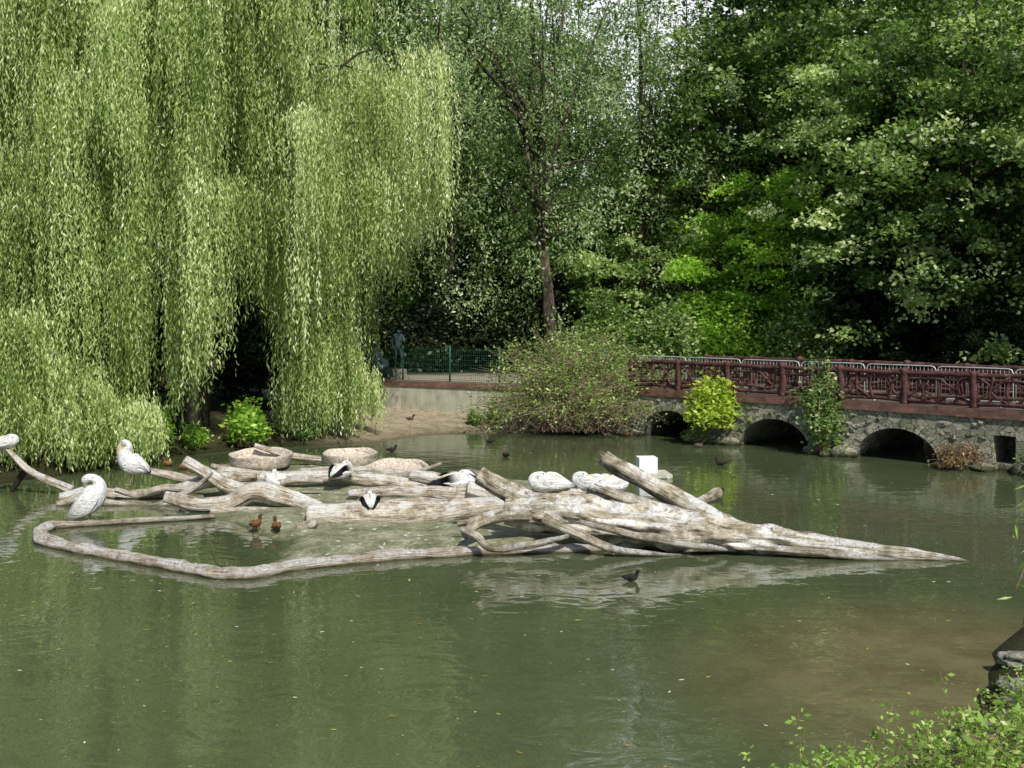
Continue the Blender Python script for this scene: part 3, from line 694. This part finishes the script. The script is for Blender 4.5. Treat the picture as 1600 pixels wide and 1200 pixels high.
def duck(loc, yaw, s, label, c1, c2, stand=False, billm=M_BILLD):
    z = .12 if stand else 0
    body = [(-.24,.12+z,.02,.012,c1),(-.17,.1+z,.06,.045,c1),(-.02,.085+z,.095,.085,c1),(.1,.11+z,.08,.08,c1),(.155,.18+z,.04,.045,c2),(.17,.25+z,.045,.045,c2),(.21,.255+z,.035,.035,c2),(.235,.25+z,.015,.015,c2)]
    bill = [(.225,.25+z,.018,.014),(.26,.243+z,.02,.01),(.3,.238+z,.015,.006)]
    wing = [(.1,.14+z,.01,.02,.06,c1),(0,.12+z,.025,.06,.085,c1),(-.14,.12+z,.018,.035,.06,c1),(-.26,.13+z,.006,.012,.02,BK)]
    return bird('duck', label, 'duck', loc, yaw, s, body, bill, wing, (0,.14,.5) if stand else None, 'ducks around the pond', billm, eye=(.195,.27+z,.036), legc=(.3,.2,.1), ruf=.05)
RU = (.24, .115, .045); RH = (.14, .065, .03); DKB = (.05, .035, .025); TN = (.16, .12, .085)
duck(stand_at(400,832,21.9), 1.2, .85, 'chestnut whistling duck standing on the mud edge', RU, RH, True)
duck(stand_at(432,836,21.7), 2.0, .85, 'chestnut duck standing at the pool edge facing away', RU, RH, True)
duck(at(262,728), 2.8, .85, 'ruddy orange duck swimming behind the logs', (.33,.17,.07), RU)
duck(at(290,733), .4, .85, 'ruddy orange duck beside a cut log', (.33,.17,.07), RU)
for (a, b, y, c1, c2, lb) in [(612,706,.2,DKB,(.01,.03,.02),'dark mallard swimming on open water'),(765,692,3.0,DKB,TN,'small brown duck swimming near the far bank'),(790,714,2.2,DKB,TN,'small brown duck on open water'),
    (986,908,.1,(.04,.035,.03),BK,'dark coot swimming beside the fallen tree'),(1126,727,3.0,DKB,BK,'dark duck swimming before the bridge arches'),(1092,699,.3,TN,DKB,'brown duck near the bridge footing'),(948,683,3.3,TN,TN,'brown duck below the bush'),(982,682,.2,(.2,.1,.05),TN,'chestnut duck resting by the bank'),(1122,778,.5,DKB,BK,'dark duck perched behind a dead branch'),(641,668,.2,TN,DKB,'brown duck resting on the sandy shore'),(786,671,.2,TN,RH,'brown duck at the water edge')]:
    p = at(a, b)
    p[2] = max(0, float(terr(np.array([p[0]]), np.array([p[1]]))[0]))
    duck(p, y, .62 if b > 900 else .75, lb, c1, c2)

# white box on a raft
rp = at(1018, 745); e = empty('white_box', (rp[0]-.12, rp[1]+.1, .118), .1, .92, label='small plain white box standing on raft', category='box')
b = MB(); box(b, (-.27,-.25,0), (.27,.25,.42)); objm('box_body', b.mesh('box_body', smooth=False), M_WHITE, parent=e)
b = MB(); box(b, (-.275,-.255,.422), (.275,.255,.445)); objm('lid', b.mesh('lid', smooth=False), M_WHITE, parent=e)
b = MB()
for k in range(6): box(b, (-.48, -.4+k*.15, 0), (.48, -.4+k*.15+.13, .1))
box(b, (-.42,-.42,-.03), (-.32,.5,.02)); box(b, (.32,-.42,-.03), (.42,.5,.02))
objm('raft', b.mesh('raft', smooth=False), M_RAFT, (rp[0], rp[1], .015), None, .1, label='small grey plank raft floating in the pond', category='raft')

# ------------------------------------------------------------ retaining wall + fence
def frame_obj(name, ax, ay, bx, by, **kw): return empty(name, (ax, ay, 0), math.atan2(by-ay, bx-ax), **kw)
wl = frame_obj('retaining_wall', -14, 49.5, 5.0, 39.0, label='low stained concrete retaining wall with red brick coping', category='wall')
Lw = math.hypot(19, 10.5)
b = MB(); box(b, (0,0,-.3), (Lw,.8,1.43)); objm('wall_face', b.mesh('wall_face', smooth=False), M_CONC, parent=wl)
b = MB(); box(b, (0,-.06,1.432), (Lw,.82,1.62)); objm('coping', b.mesh('coping', smooth=False), M_BRICK, parent=wl)
fe = frame_obj('fence', -14, 49.5, 5.0, 39.0, label='green welded mesh fence on the retaining wall', category='fence')
pb = MB(); sweep(pb, [(0,0,0),(0,0,1.45)], [.04,.04], 8); pm = pb.mesh('post')
nb = MB()
for x in np.arange(0.1, 2.21, .1): box(nb, (x-.004,-.004,.06), (x+.004,.004,1.38))
for z in np.arange(.08, 1.4, .2): box(nb, (.04,-.012,z-.006), (2.26,-.005,z+.006))
nm_ = nb.mesh('mesh_panel', smooth=False)
for k in range(9):
    x = 1.35 + k*2.3
    if x > Lw - .5: break
    objm('post', pm, M_GREEN, (x, .5, 1.62), fe)
    if x + 2.3 < Lw: objm('mesh_panel', nm_, M_GREEN, (x, .5, 1.62), fe)

# ------------------------------------------------------------ bridge
BR = math.atan2(DY, DX); br = empty('bridge', (5.0, 38.5, 0), BR, label='old rubble stone arch footbridge with rustic dark red railing', category='bridge')
def blocal(t, y, z): return np.array([5.0 + DX*t + .691*y, 38.5 + DY*t + .723*y, z])
T0, T1, BW = -1.2, 20.0, 5.0
arcs = [.75, 4.86, 8.97]; HW, RISE = 1.29, 1.0
def arch_z(t):
    for c in arcs:
        if abs(t-c) < HW: return RISE * max(0, 1 - ((t-c)/HW)**2) ** .5
    return None
def lump(mb, c, r, seed, sub=3, amp=.35):
    import bmesh
    bm = bmesh.new(); bmesh.ops.create_icosphere(bm, subdivisions=sub, radius=1)
    V = []
    for v in bm.verts:
        q = v.co; d = 1 + amp*(noise.noise(q*1.3 + Vector((seed*7.1, 0, 0))) + .5*noise.noise(q*3 + Vector((0, seed*3.3, 0))))
        V.append((c[0]+q.x*r[0]*d, c[1]+q.y*r[1]*d, c[2]+q.z*r[2]*d))
    Fc = [tuple(v.index for v in f.verts) for f in bm.faces]; bm.free(); mb.add(V, Fc)
ts = sorted(set(list(np.round(np.arange(T0, T1+.01, .1), 3)) + [11.77, 12.38] + [c + s*HW for c in arcs for s in (-1, 1)]))
b = MB(); TOP = 1.46
for a, c in zip(ts[:-1], ts[1:]):
    if c - a < 1e-4: continue
    m = (a + c)/2; az = arch_z(m)
    if az is not None:
        za = arch_z(a) if arch_z(a) is not None else 0; zc = arch_z(c) if arch_z(c) is not None else 0
        b.add([(a,0,za),(c,0,zc),(c,0,TOP),(a,0,TOP),(a,BW,za),(c,BW,zc),(c,BW,TOP),(a,BW,TOP)], [(0,1,2,3),(5,4,7,6),(1,0,4,5)])
    elif 11.77 <= m <= 12.38:
        b.add([(a,0,-.5),(c,0,-.5),(c,0,.22),(a,0,.22)], [(0,1,2,3)]); b.add([(a,0,1.0),(c,0,1.0),(c,0,TOP),(a,0,TOP),(a,1.2,1.0),(c,1.2,1.0)], [(0,1,2,3),(1,0,4,5)])
        b.add([(a,0,.22),(c,0,.22),(c,1.2,.22),(a,1.2,.22),(a,1.2,1.0),(c,1.2,1.0)], [(0,1,2,3),(3,2,5,4)])
        b.add([(c,BW,-.5),(a,BW,-.5),(a,BW,TOP),(c,BW,TOP)], [(0,1,2,3)])
    else:
        b.add([(a,0,-.5),(c,0,-.5),(c,0,TOP),(a,0,TOP)], [(0,1,2,3)]); b.add([(c,BW,-.5),(a,BW,-.5),(a,BW,TOP),(c,BW,TOP)], [(0,1,2,3)])
for c in arcs:
    for s in (-1, 1):
        x = c + s*HW; q = [(x,0,-.5),(x,BW,-.5),(x,BW,0),(x,0,0)]; b.add(q, [(0,1,2,3)] if s > 0 else [(3,2,1,0)])
for x in (11.77, 12.38): b.add([(x,0,.22),(x,1.2,.22),(x,1.2,1.0),(x,0,1.0)], [(0,1,2,3)])
b.add([(T0,0,-.5),(T0,BW,-.5),(T0,BW,TOP),(T0,0,TOP)], [(3,2,1,0)]); b.add([(T1,0,-.5),(T1,BW,-.5),(T1,BW,TOP),(T1,0,TOP)], [(0,1,2,3)])
for k in range(260):
    t = random.uniform(-.9, 17); z = random.uniform(.12, 1.34)
    c = min(arcs, key=lambda q: abs(q-t))
    if ((t-c)/(HW+.3))**2 + (z/(RISE+.3))**2 < 1.0 or 11.5 < t < 12.65: continue
    lump(b, (t, .03, z), (random.uniform(.1,.2), random.uniform(.05,.09), random.uniform(.06,.12)), k, 2, .5)
objm('wall', b.mesh('wall', smooth=False), M_STONE, parent=br)
for ci, c in enumerate(arcs):
    b = MB(); nv = 19
    for k in range(nv):
        a0 = math.pi*k/nv + .012; a1 = math.pi*(k+1)/nv - .012; h = random.uniform(.12, .27); pr = random.uniform(.01, .05)
        V = []
        for y in (-pr, .35):
            for (aa, rr) in ((a0, 0), (a1, 0), (a1, h), (a0, h*random.uniform(.85, 1.1))):
                V.append((c - math.cos(aa)*(HW-.02+rr), y, math.sin(aa)*(RISE-.02+rr)))
        b.add(V, [(0,1,2,3),(4,7,6,5),(0,4,5,1),(1,5,6,2),(2,6,7,3),(3,7,4,0)])
    objm('arch_ring', b.mesh('arch_ring', smooth=False), M_STONE, parent=br)
b = MB(); box(b, (T0-.05,-.06,1.462), (T1,.25,1.72)); box(b, (T0-.05,BW-.25,1.462), (T1,BW+.06,1.72))
objm('brick_course', b.mesh('brick_course', smooth=False), M_BRICK, parent=br)
b = MB(); box(b, (T0,.252,1.463), (T1,BW-.252,1.69)); objm('deck', b.mesh('deck', smooth=False), M_DECK, parent=br)
for k, t in enumerate([2.1,2.5,2.9,3.2,6.4,6.9,7.3,10.6,11.1,11.5,12.7,13.3,14,14.8,15.6,-.9]):
    b = MB(); lump(b, (0, 0, 0), (random.uniform(.3,.5), random.uniform(.3,.55), random.uniform(.15,.38)), k)
    objm('footing_stone', b.mesh('footing_stone'), M_STONE, (t, -.1, .05), br)
# railing
def railing(parent, y):
    b = MB()
    t0 = -.97
    for k in range(10):
        a = t0 + k*2.03; c = a + 2.03
        j = lambda s=.03: random.uniform(-s, s)
        sweep(b, [(a,y,.95),(a+.6,y+j(),.95+j()),(a+1.4,y+j(),.95+j()),(c,y,.95)], [.082,.068,.078,.082], 8, 12, .35, 3)
        sweep(b, [(a,y,.77),(a+.7,y+j(),.76+j(.05)),(a+1.4,y+j(),.76+j(.05)),(c,y,.77)], [.045,.058,.045,.052], 6, 12, .35, 3)
        sweep(b, [(a,y,.12),(a+1,y+j(),.13+j()),(c,y,.12)], [.078,.066,.078], 8, 12, .3, 3)
        sweep(b, [(a,y,.30),(a+.6,y+j(),.27+j(.05)),(a+1.4,y+j(),.3+j(.05)),(c,y,.30)], [.045,.058,.045,.05], 6, 12, .3, 3)
        for q in (.5, 1.0, 1.52):
            sweep(b, [(a+q+j(.07),y,.12),(a+q+j(.12),y+j(.04),.5),(a+q+j(.07),y,.95)], [.06,.045,.05], 6, 8, .35, 3)
        for (x0, z0, x1, z1, bow) in [(.05,.15,.5,.52,.08),(.5,.52,.05,.9,.08),(.95,.15,.5,.52,-.08),(.5,.52,.95,.9,-.08),(1.05,.15,1.52,.52,.08),(1.52,.52,1.05,.9,.08),(1.98,.15,1.52,.52,-.08),(1.52,.52,1.98,.9,-.08)]:
            if random.random() < .08: continue
            sweep(b, [(a+x0+j(.08),y,z0),(a+(x0+x1)/2+bow+j(.1),y+j(.06),(z0+z1)/2+j(.12)),(a+x1+j(.07),y,z1)], [.055,.038,.046], 6, 7, .35, 3)
            if random.random() < .6: sweep(b, [(a+(x0+x1)/2+bow, y, (z0+z1)/2),(a+(x0+x1)/2+bow+j(.25), y+j(.05), (z0+z1)/2+j(.35))], [.036,.026], 5, 4)
    V = b.mesh('railing'); r = objm('railing', V, M_RAIL, (0, 0, 1.71), parent)
    for k in range(11):
        pb = MB(); a = t0 + k*2.03; sweep(pb, [(0,0,0),(random.uniform(-.03,.03),0,.5),(0,0,1.04+random.uniform(-.02,.05))], [.13,.11,.12], 10, 10, .35, 2.5); objm('post', pb.mesh('post'), M_RAIL, (a, y, 0), r)
railing(br, .08); railing(br, BW-.1)

# crowd barriers
Wd, Hh = 2.15, 1.15
fix = [(0,0,.3),(0,0,Hh-.12),(.04,0,Hh-.03),(.13,0,Hh),(Wd-.13,0,Hh),(Wd-.04,0,Hh-.03),(Wd,0,Hh-.12),(Wd,0,.3),(Wd-.04,0,.22),(Wd-.13,0,.2),(.13,0,.2),(.04,0,.22),(0,0,.3)]
b = MB(); sweep(b, fix, [.019]*len(fix), 8); frm = b.mesh('barrier_frame')
b = MB()
for x in np.arange(.12, Wd-.05, .12): sweep(b, [(x,0,.2),(x,0,Hh)], [.004,.004], 5)
bars = b.mesh('bars')
b = MB(); sweep(b, [(0,-.25,.02),(0,-.05,.06),(0,0,.2),(0,.05,.06),(0,.25,.02)], [.014]*5, 6); feet = b.mesh('foot')
for k in range(8):
    t = -1.15 + k*2.22
    p = blocal(t, .62 + .02*math.sin(k*2), 1.69)
    e = empty('crowd_barrier', p, BR + .008*math.sin(k*5), label='galvanised steel crowd barrier standing on the bridge deck', category='barrier', group='crowd barriers along the bridge')
    objm('frame', frm, M_STEEL, parent=e); objm('bars', bars, M_STEEL, parent=e); objm('foot', feet, M_STEEL, (.3, 0, 0), e); objm('foot', feet, M_STEEL, (Wd-.3, 0, 0), e)

# ------------------------------------------------------------ vegetation
def skirt_main(x, y):
    if x > 5.6: return 3.6 + (x-5.6)*1.2
    if x > 4.9: return .6
    if -4.6 < x < -2.5: return 6.4
    if 2.7 < x < 3.8: return 3.6
    return .05 if y > -5 else .35
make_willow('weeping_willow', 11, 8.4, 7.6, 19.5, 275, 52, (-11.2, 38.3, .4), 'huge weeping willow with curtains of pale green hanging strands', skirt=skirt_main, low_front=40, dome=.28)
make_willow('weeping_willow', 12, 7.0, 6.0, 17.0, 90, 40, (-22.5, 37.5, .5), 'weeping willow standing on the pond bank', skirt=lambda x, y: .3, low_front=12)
make_willow('weeping_willow', 13, 3.1, 2.5, 4.3, 80, 42, (-15.0, 31.3, .3), 'low drooping young willow trailing over the water edge', cl=(1.5, 4), sig=.2, spacing=.09, lf=(.16, .04), inner_shade=.1)
make_willow('weeping_willow', 15, 2.2, 1.7, 2.2, 44, 36, (-12.5, 30.6, .15), 'small willow thicket spilling onto the water', cl=(1, 2.2), sig=.2, spacing=.08, ground=-.1, lf=(.15, .04), trunk=False, inner_shade=.1)
make_willow('weeping_willow', 16, 1.6, 1.4, 3.9, 30, 36, (-6.3, 37.4, .2), 'rounded low willow growth at the water edge', cl=(2, 4), sig=.2, spacing=.09, lf=(.16, .04), trunk=False, inner_shade=.1)
tA = tree_meshes(21, 26, 6.0, 2.0, 420, 110, .31, 1.3, limbs=20)
tB = tree_meshes(22, 24, 5.8, 1.2, 420, 110, .30, 1.3, limbs=20)
tO = tree_meshes(23, 20, 7.8, 1.8, 560, 125, .22, 1.15, tr=.28, aspect=.62, tl=(.0, 1.0), limbs=40, lr=.45)
tS = tree_meshes(24, 11, 4.0, .4, 200, 125, .22, .95, tr=.12, tl=(.05,.95), limbs=14)
tM = tree_meshes(25, 23, 5.8, 3.2, 290, 95, .2, 1.0, tr=.32, offs=(-.9, 0), droop=1.0, hang=1.8, aspect=.38, tl=(.1,.95), limbs=26, lr=.42)
tP = tree_meshes(27, 24, 4.6, 2.0, 210, 85, .22, 1.0, tr=.17, droop=.7, hang=1.2, aspect=.42, tl=(.1,.95), limbs=22, lr=.35)
tY = tree_meshes(26, 8, 3.0, .1, 200, 100, .24, .75, tr=.2)
place_tree(tM, (1.7, 50.2, 1.5), 0, 1, 'broadleaf_tree', 'tall slender drooping tree with peeling pale brown trunk', M_GREY, M_BARKL)
place_tree(tM, (-3.2, 53.0, 1.5), 2.0, 1, 'broadleaf_tree', 'tall loose drooping tree with grey green foliage', M_GREY)
place_tree(tP, (6.4, 54.0, 1.5), 0.6, 1, 'broadleaf_tree', 'tall thin airy tree with sky showing through', M_GREY)
place_tree(tP, (9.2, 57.0, 1.5), 3.1, .97, 'broadleaf_tree', 'tall airy tree with loose sunlit foliage', M_OAK)
place_tree(tP, (3.6, 58.5, 1.5), 4.6, 1.05, 'broadleaf_tree', 'tall airy tree growing behind the drooping trees', M_OAK)
place_tree(tB, (13.7, 55, 1.5), 1.0, 1, 'broadleaf_tree', 'tall leafy tree standing beyond the bridge', M_OAK)
place_tree(tO, (18.3, 43.8, 1.5), .4, 1, 'oak_tree', 'spreading oak with sunlit leaf clusters overhanging the bridge', M_OAK)
place_tree(tO, (25.5, 37.0, 1.5), 2.4, .95, 'oak_tree', 'large oak growing beside the bridge end', M_OAK)
GW = 'woodland trees behind the pond'
for (x, y, tm, s, mt, rz) in [(-30,60,tA,1,M_DARK,0),(-21,64,tB,1.05,M_DARK,2),(-13,58,tA,1,M_DARK,4),(-6.5,62,tB,1.05,M_DARK,1),(-1.2,63,tA,.97,M_OAK,3),(16.8,68,tA,1.05,M_OAK,5),(22,62,tB,1,M_DARK,2.5),(29,58,tA,1,M_DARK,1.2),(35,48,tB,1,M_DARK,.3),(21.5,53,tB,.95,M_DARK,4.4),(8.2,70,tB,.64,M_OAK,2.1)]:
    place_tree(tm, (x, y, 1.5), rz, s, 'broadleaf_tree', 'tall dense broadleaf tree in the shaded wood', mt, group=GW)
for (x, y, s, mt, rz) in [(11.3,50.5,.9,M_BRIGHT,0),(15.2,52,.95,M_BRIGHT,2),(7.0,57,1.05,M_OAK,4),(4.6,55,.95,M_OAK,1),(9.5,60,1.1,M_BRIGHT,5.1),(19.5,49.5,.8,M_SHADE,3),(24,46,.9,M_SHADE,.6),(-1.5,57,1,M_DARK,2.2)]:
    place_tree(tS, (x, y, 1.5), rz, s, 'young_tree', 'young bushy tree with bright green sunlit leaves' if mt is M_BRIGHT else 'young bushy tree in the shade of the wood', mt, group='young trees beyond the bridge')  # sunlit and shaded looks are put into the chosen leaf colours
for (x, y, s, rz) in [(16.2,47.0,.9,0),(20.2,45.8,.8,2),(24,41.5,.8,4),(-2.5,54,.8,1),(2.5,55,.8,3),(18.4,41.6,.5,.7),(-11.5,44.5,.7,5),(-15.5,43.5,.8,1.5),(-8.2,43.6,.45,2.5)]:
    zz = float(terr(np.array([x]), np.array([y]))[0])
    place_tree(tY, (x, y, max(zz, .2)), rz, s, 'shade_dark_tree', 'dense dark tree with deep shade put into its leaf colour', M_SHADE, group='shade-dark trees under the tall trees')  # near-black leaves paint the deep shade under the trees
rng = np.random.default_rng(99); n = 60000
X = rng.uniform(-90, 95, n); Y = 84 + rng.uniform(0, 8, n); top = 12 + 3*np.sin(X*.21) + 2*np.sin(X*.53+1); Z = rng.uniform(0, 1, n)*top
objm('woodland', leaf_mesh('woodland', np.stack([X,Y,Z],1), rng.normal(size=(n,3)), 1.0*rng.uniform(.6,1.3,n), .7, rng.uniform(.1,.7,n), rng), M_DARK, label='dense dark green far wood closing the view', category='woodland', kind='stuff')

sBig = shrub_meshes(31, 4.3, 2.4, 3.8, 620, 14500, .11, .4, .014, .14, low=.38)
place_shrub(sBig, (2.4, 39.5, .2), 0, 1, 'bush', 'wide tangled twiggy bush with brown stems over the water')
sY = shrub_meshes(32, .95, .7, 1.75, 80, 3800, .17, .5, .012, .16, .55, .1, sidez=.3)
yb = blocal(2.9, -.5, .6); place_shrub(sY, yb, 0, 1, 'shrub', 'bright yellow green rounded shrub growing from the bridge wall', M_YELLOW)
sV = shrub_meshes(33, .7, .4, 3.2, 44, 2300, .14, .3, .01, .16, .6, .1)
place_shrub(sV, blocal(6.75, -.35, .15), 0, 1, 'climbing_plant', 'leafy green climber scrambling up the bridge pier', M_OAK, category='climber')
sD = shrub_meshes(34, 1.1, .8, .9, 60, 1300, .11, .5, .009, .1)
for (t, s, rz, mt) in [(11.0,.8,0,M_REDWEED),(13.4,1,2,M_BUSH),(14.8,1.1,4,M_BUSH),(2.3,.6,3,M_BUSH)]:
    place_shrub(sD, blocal(t, -.5, .08), rz, s, 'shrub', 'low reddish brown weedy plant on the bridge footing' if mt is M_REDWEED else 'low weedy green plant growing on the bridge footing', mt, group='weeds at the bridge foot')
sU = shrub_meshes(35, 2.2, 1.8, 3.4, 90, 6000, .2, .5, .02, .3, .6, .1)
for (x, y, s, mt, rz) in [(6.2,45.5,1,M_OAK,0),(9.6,48.5,1.1,M_BRIGHT,2),(12.6,47.6,1.0,M_OAK,3.3),(4.2,48.5,1.05,M_DARK,5),(-3.5,52.5,1.1,M_SHADE,1),(-7,53,1.1,M_SHADE,4),(0.2,53,1.1,M_SHADE,2.2),(15,49,1,M_DARK,2.7),(3.0,43.8,.7,M_OAK,.5),(20,42.5,.75,M_SHADE,1),(22.5,39,.8,M_SHADE,3)]:
    place_shrub(sU, (x, y, 1.5), rz, s, 'shrub', 'leafy undergrowth shrub beneath the tall trees', mt, M_BARK, group='undergrowth shrubs')
sW = shrub_meshes(36, .9, .7, 1.3, 40, 1600, .18, .5, .012, .14, .5, .1)
for (x, y, s, mt, rz) in [(-11.0,33.0,1.0,M_BRIGHT,0),(-8.6,35.2,1.1,M_BRIGHT,2),(-12.4,31.2,.8,M_OAK,4),(-7.0,36.4,.6,M_OAK,1),(-10.0,34.2,.6,M_BRIGHT,3),(-.6,41.2,.6,M_BUSH,2),(-1.4,41.0,.45,M_OAK,3)]:
    place_shrub(sW, (x, y, .15), rz, s, 'waterside_plant', 'broad leaved bright green plant at the water edge', mt, M_TWIG, group='plants along the bank', category='plant')

# near bank plants and rocks
GZf = lambda x, y: float(terr(np.array([x]), np.array([y]))[0])
sN = shrub_meshes(41, .85, .65, .6, 32, 400, .068, .7, .0035, .03, .5, .1)
sT = shrub_meshes(42, .5, .4, .95, 12, 230, .062, .7, .004, .025, .5, .15)
for i, (x, y, s, rz) in enumerate([(3.7,8.9,.9,0),(4.3,9.2,.95,1),(3.0,8.8,.9,2),(4.0,8.4,1.1,4),(2.1,8.7,.9,5),(3.4,8.4,1.0,2.6),(4.5,8.9,1.0,3.9),(2.6,8.4,1.0,1.7),(3.9,9.6,.7,.4),(4.9,10.1,.9,2.9),(5.3,10.9,.85,4.4),(4.6,9.6,.9,5.5)]):
    place_shrub(sN, (x, y, GZf(x, y)-.03), rz, s, 'bramble_bush', 'leafy bramble with pinkish young shoots on the bank', M_NEAR, group='brambles on the near bank')
for i, (x, y, s, rz) in enumerate([(2.5,8.9,1.0,0),(3.1,9.2,.95,2),(4.1,9.5,.8,4),(1.95,8.8,.85,1),(3.7,9.0,1.0,5),(4.7,9.8,.9,2.2),(5.5,11.4,.7,1.3),(5.2,10.6,.8,3.7)]):
    place_shrub(sT, (x, y, GZf(x, y)-.03), rz, s, 'sapling_shoots', 'sparse upright leafy shoots with reddish tips', M_NEAR, group='shoots on the near bank', category='plant')
for i, (x, y, r) in enumerate([(6.3,13.3,.2),(5.8,12.3,.15),(5.7,11.7,.2),(5.1,10.9,.18),(4.5,10.3,.15)]):
    b = MB(); lump(b, (x, y, max(.0, GZf(x, y))-.03), (r*1.5, r*1.2, r*.45), i+30, 4, .7)
    mk('rock', b, M_ROCK, label='rough grey rock lying on the pond edge', category='rock', group='rocks along the near shore')
# willow sapling beside the viewpoint whose hanging twig reaches into view
e = empty('willow_sapling', (3.9, 6.0, 1.3), label='young willow sapling with hanging leafy twigs', category='sapling')
mb = MB(); rs = np.random.default_rng(3); LC = []; LD = []
for (tx, ty, tz) in [(-1.12,.0,1.62),(-1.02,.25,1.9),(-.3,-.6,2.2),(.5,.3,2.1),(.2,.7,1.8)]:
    Q = resample([(0,0,0),(tx*.3,ty*.3,1.7),(tx*.75,ty*.75,tz+.55),(tx,ty,tz)], 30); sweep(mb, Q, np.linspace(.014,.0025,30), 5)
    for q_ in Q[13:]:
        for r_ in range(2): LC.append(q_ + rs.normal(0, .01, 3)); LD.append(rs.normal(0, .6, 3) + np.array([np.sign(tx)*.3, 0, -.8]))
objm('stems', mb.mesh('stems'), M_TWIG, parent=e); LC = np.array(LC); LD = np.array(LD)
objm('foliage', leaf_mesh('foliage', LC, LD, .09, .016, rs.uniform(.3, .9, len(LC)), rs), M_NEAR, parent=e)
b = MB(); lump(b, (-6.0, 47.6, 1.9), (.6,.5,.75), 77, 3, .5); mk('boulder', b, M_BRONZE, label='dark mossy boulder behind the fence', category='rock')

# floating leaves
rng = np.random.default_rng(5); n = 1200
X = rng.uniform(-14, 12, n); Y = 9 + rng.uniform(0, 1, n)**1.4*26
ok = poly_sd(X, Y, pond) < -.4; ok &= poly_sd(X, Y, isl) > .1; X, Y = X[ok], Y[ok]; n = len(X)
a = rng.uniform(0, 6.28, n); L = rng.uniform(.012, .065, n) * rng.uniform(.5, 1, n); Dv = np.stack([np.cos(a), np.sin(a), 0*a], 1); S = np.stack([-np.sin(a), np.cos(a), 0*a], 1)
mb = MB(); C = np.stack([X, Y, np.full(n, .006)], 1)
V = np.stack([C, C+Dv*L[:,None]+S*L[:,None]*.4, C+Dv*L[:,None]*2, C+Dv*L[:,None]-S*L[:,None]*.4], 1).reshape(-1, 3)
mb.add(V, [(4*i,4*i+3,4*i+2,4*i+1) for i in range(n)]); fm = mb.mesh('floating_leaves', smooth=False)
at_ = fm.attributes.new('tint', 'FLOAT', 'POINT'); at_.data.foreach_set('value', np.repeat(rng.uniform(0, 1, n), 4).astype(np.float32))
objm('floating_leaves', fm, M_FLOAT, label='scattered fallen leaves and feathers floating on the pond', category='leaves', kind='stuff')

# statue behind the fence
def statue(loc, yaw):
    J = {'pel':(0,0,.95),'waist':(0,0,1.08),'chest':(0.03,0,1.32),'neck':(.05,.0,1.5),'hd':(.1,0,1.58),'top':(.12,0,1.67),
         'hl':(0,.1,.9),'kl':(.1,.13,.5),'al':(0.02,.13,.1),'tl':(.16,.14,.04),'hr':(0,-.1,.9),'kr':(.02,-.11,.5),'ar':(-.06,-.11,.1),'tr':(.1,-.12,.04),
         'sl':(0,.19,1.42),'el':(.14,.25,1.16),'wl':(.32,.12,1.2),'fl':(.4,.08,1.24),'sr':(0,-.19,1.42),'er':(.0,-.27,1.14),'wr':(.1,-.24,.92),'fr':(.14,-.22,.86)}
    rad = {'pel':.15,'waist':.13,'chest':.15,'neck':.06,'hd':.095,'top':.08,'hl':.09,'kl':.06,'al':.045,'tl':.04,'hr':.09,'kr':.06,'ar':.045,'tr':.04,'sl':.065,'el':.045,'wl':.035,'fl':.03,'sr':.065,'er':.045,'wr':.035,'fr':.03}
    E = [('pel','waist'),('waist','chest'),('chest','neck'),('neck','hd'),('hd','top'),('pel','hl'),('hl','kl'),('kl','al'),('al','tl'),('pel','hr'),('hr','kr'),('kr','ar'),('ar','tr'),('chest','sl'),('sl','el'),('el','wl'),('wl','fl'),('chest','sr'),('sr','er'),('er','wr'),('wr','fr')]
    ks = list(J); m = bpy.data.meshes.new('figure'); m.from_pydata([J[k] for k in ks], [(ks.index(a), ks.index(b)) for a, b in E], [])
    e = empty('statue', loc, yaw, label='dark bronze standing statue on a stone plinth behind fence', category='statue')
    o = bpy.data.objects.new('figure', m); COL.objects.link(o)
    md = o.modifiers.new('skin', 'SKIN'); sk = m.skin_vertices[0].data
    for i, k in enumerate(ks): sk[i].radius = (rad[k], rad[k]*(1.1 if k in ('chest','waist','pel') else 1)); sk[i].use_root = (k == 'pel')
    s2 = o.modifiers.new('sub', 'SUBSURF'); s2.levels = 2; s2.render_levels = 2
    dg = bpy.context.evaluated_depsgraph_get(); m2 = bpy.data.meshes.new_from_object(o.evaluated_get(dg)); o.modifiers.clear(); o.data = m2
    m2.materials.append(M_BRONZE); m2.polygons.foreach_set('use_smooth', [True]*len(m2.polygons))
    o.parent = e; o.location = (0, 0, .45)
    b = MB(); box(b, (-.4,-.4,0), (.4,.4,.12)); box(b, (-.3,-.3,.122), (.3,.3,.45)); objm('plinth', b.mesh('plinth', smooth=False), M_ROCK, parent=e)
statue((-4.85, 46.0, 1.56), -1.2)
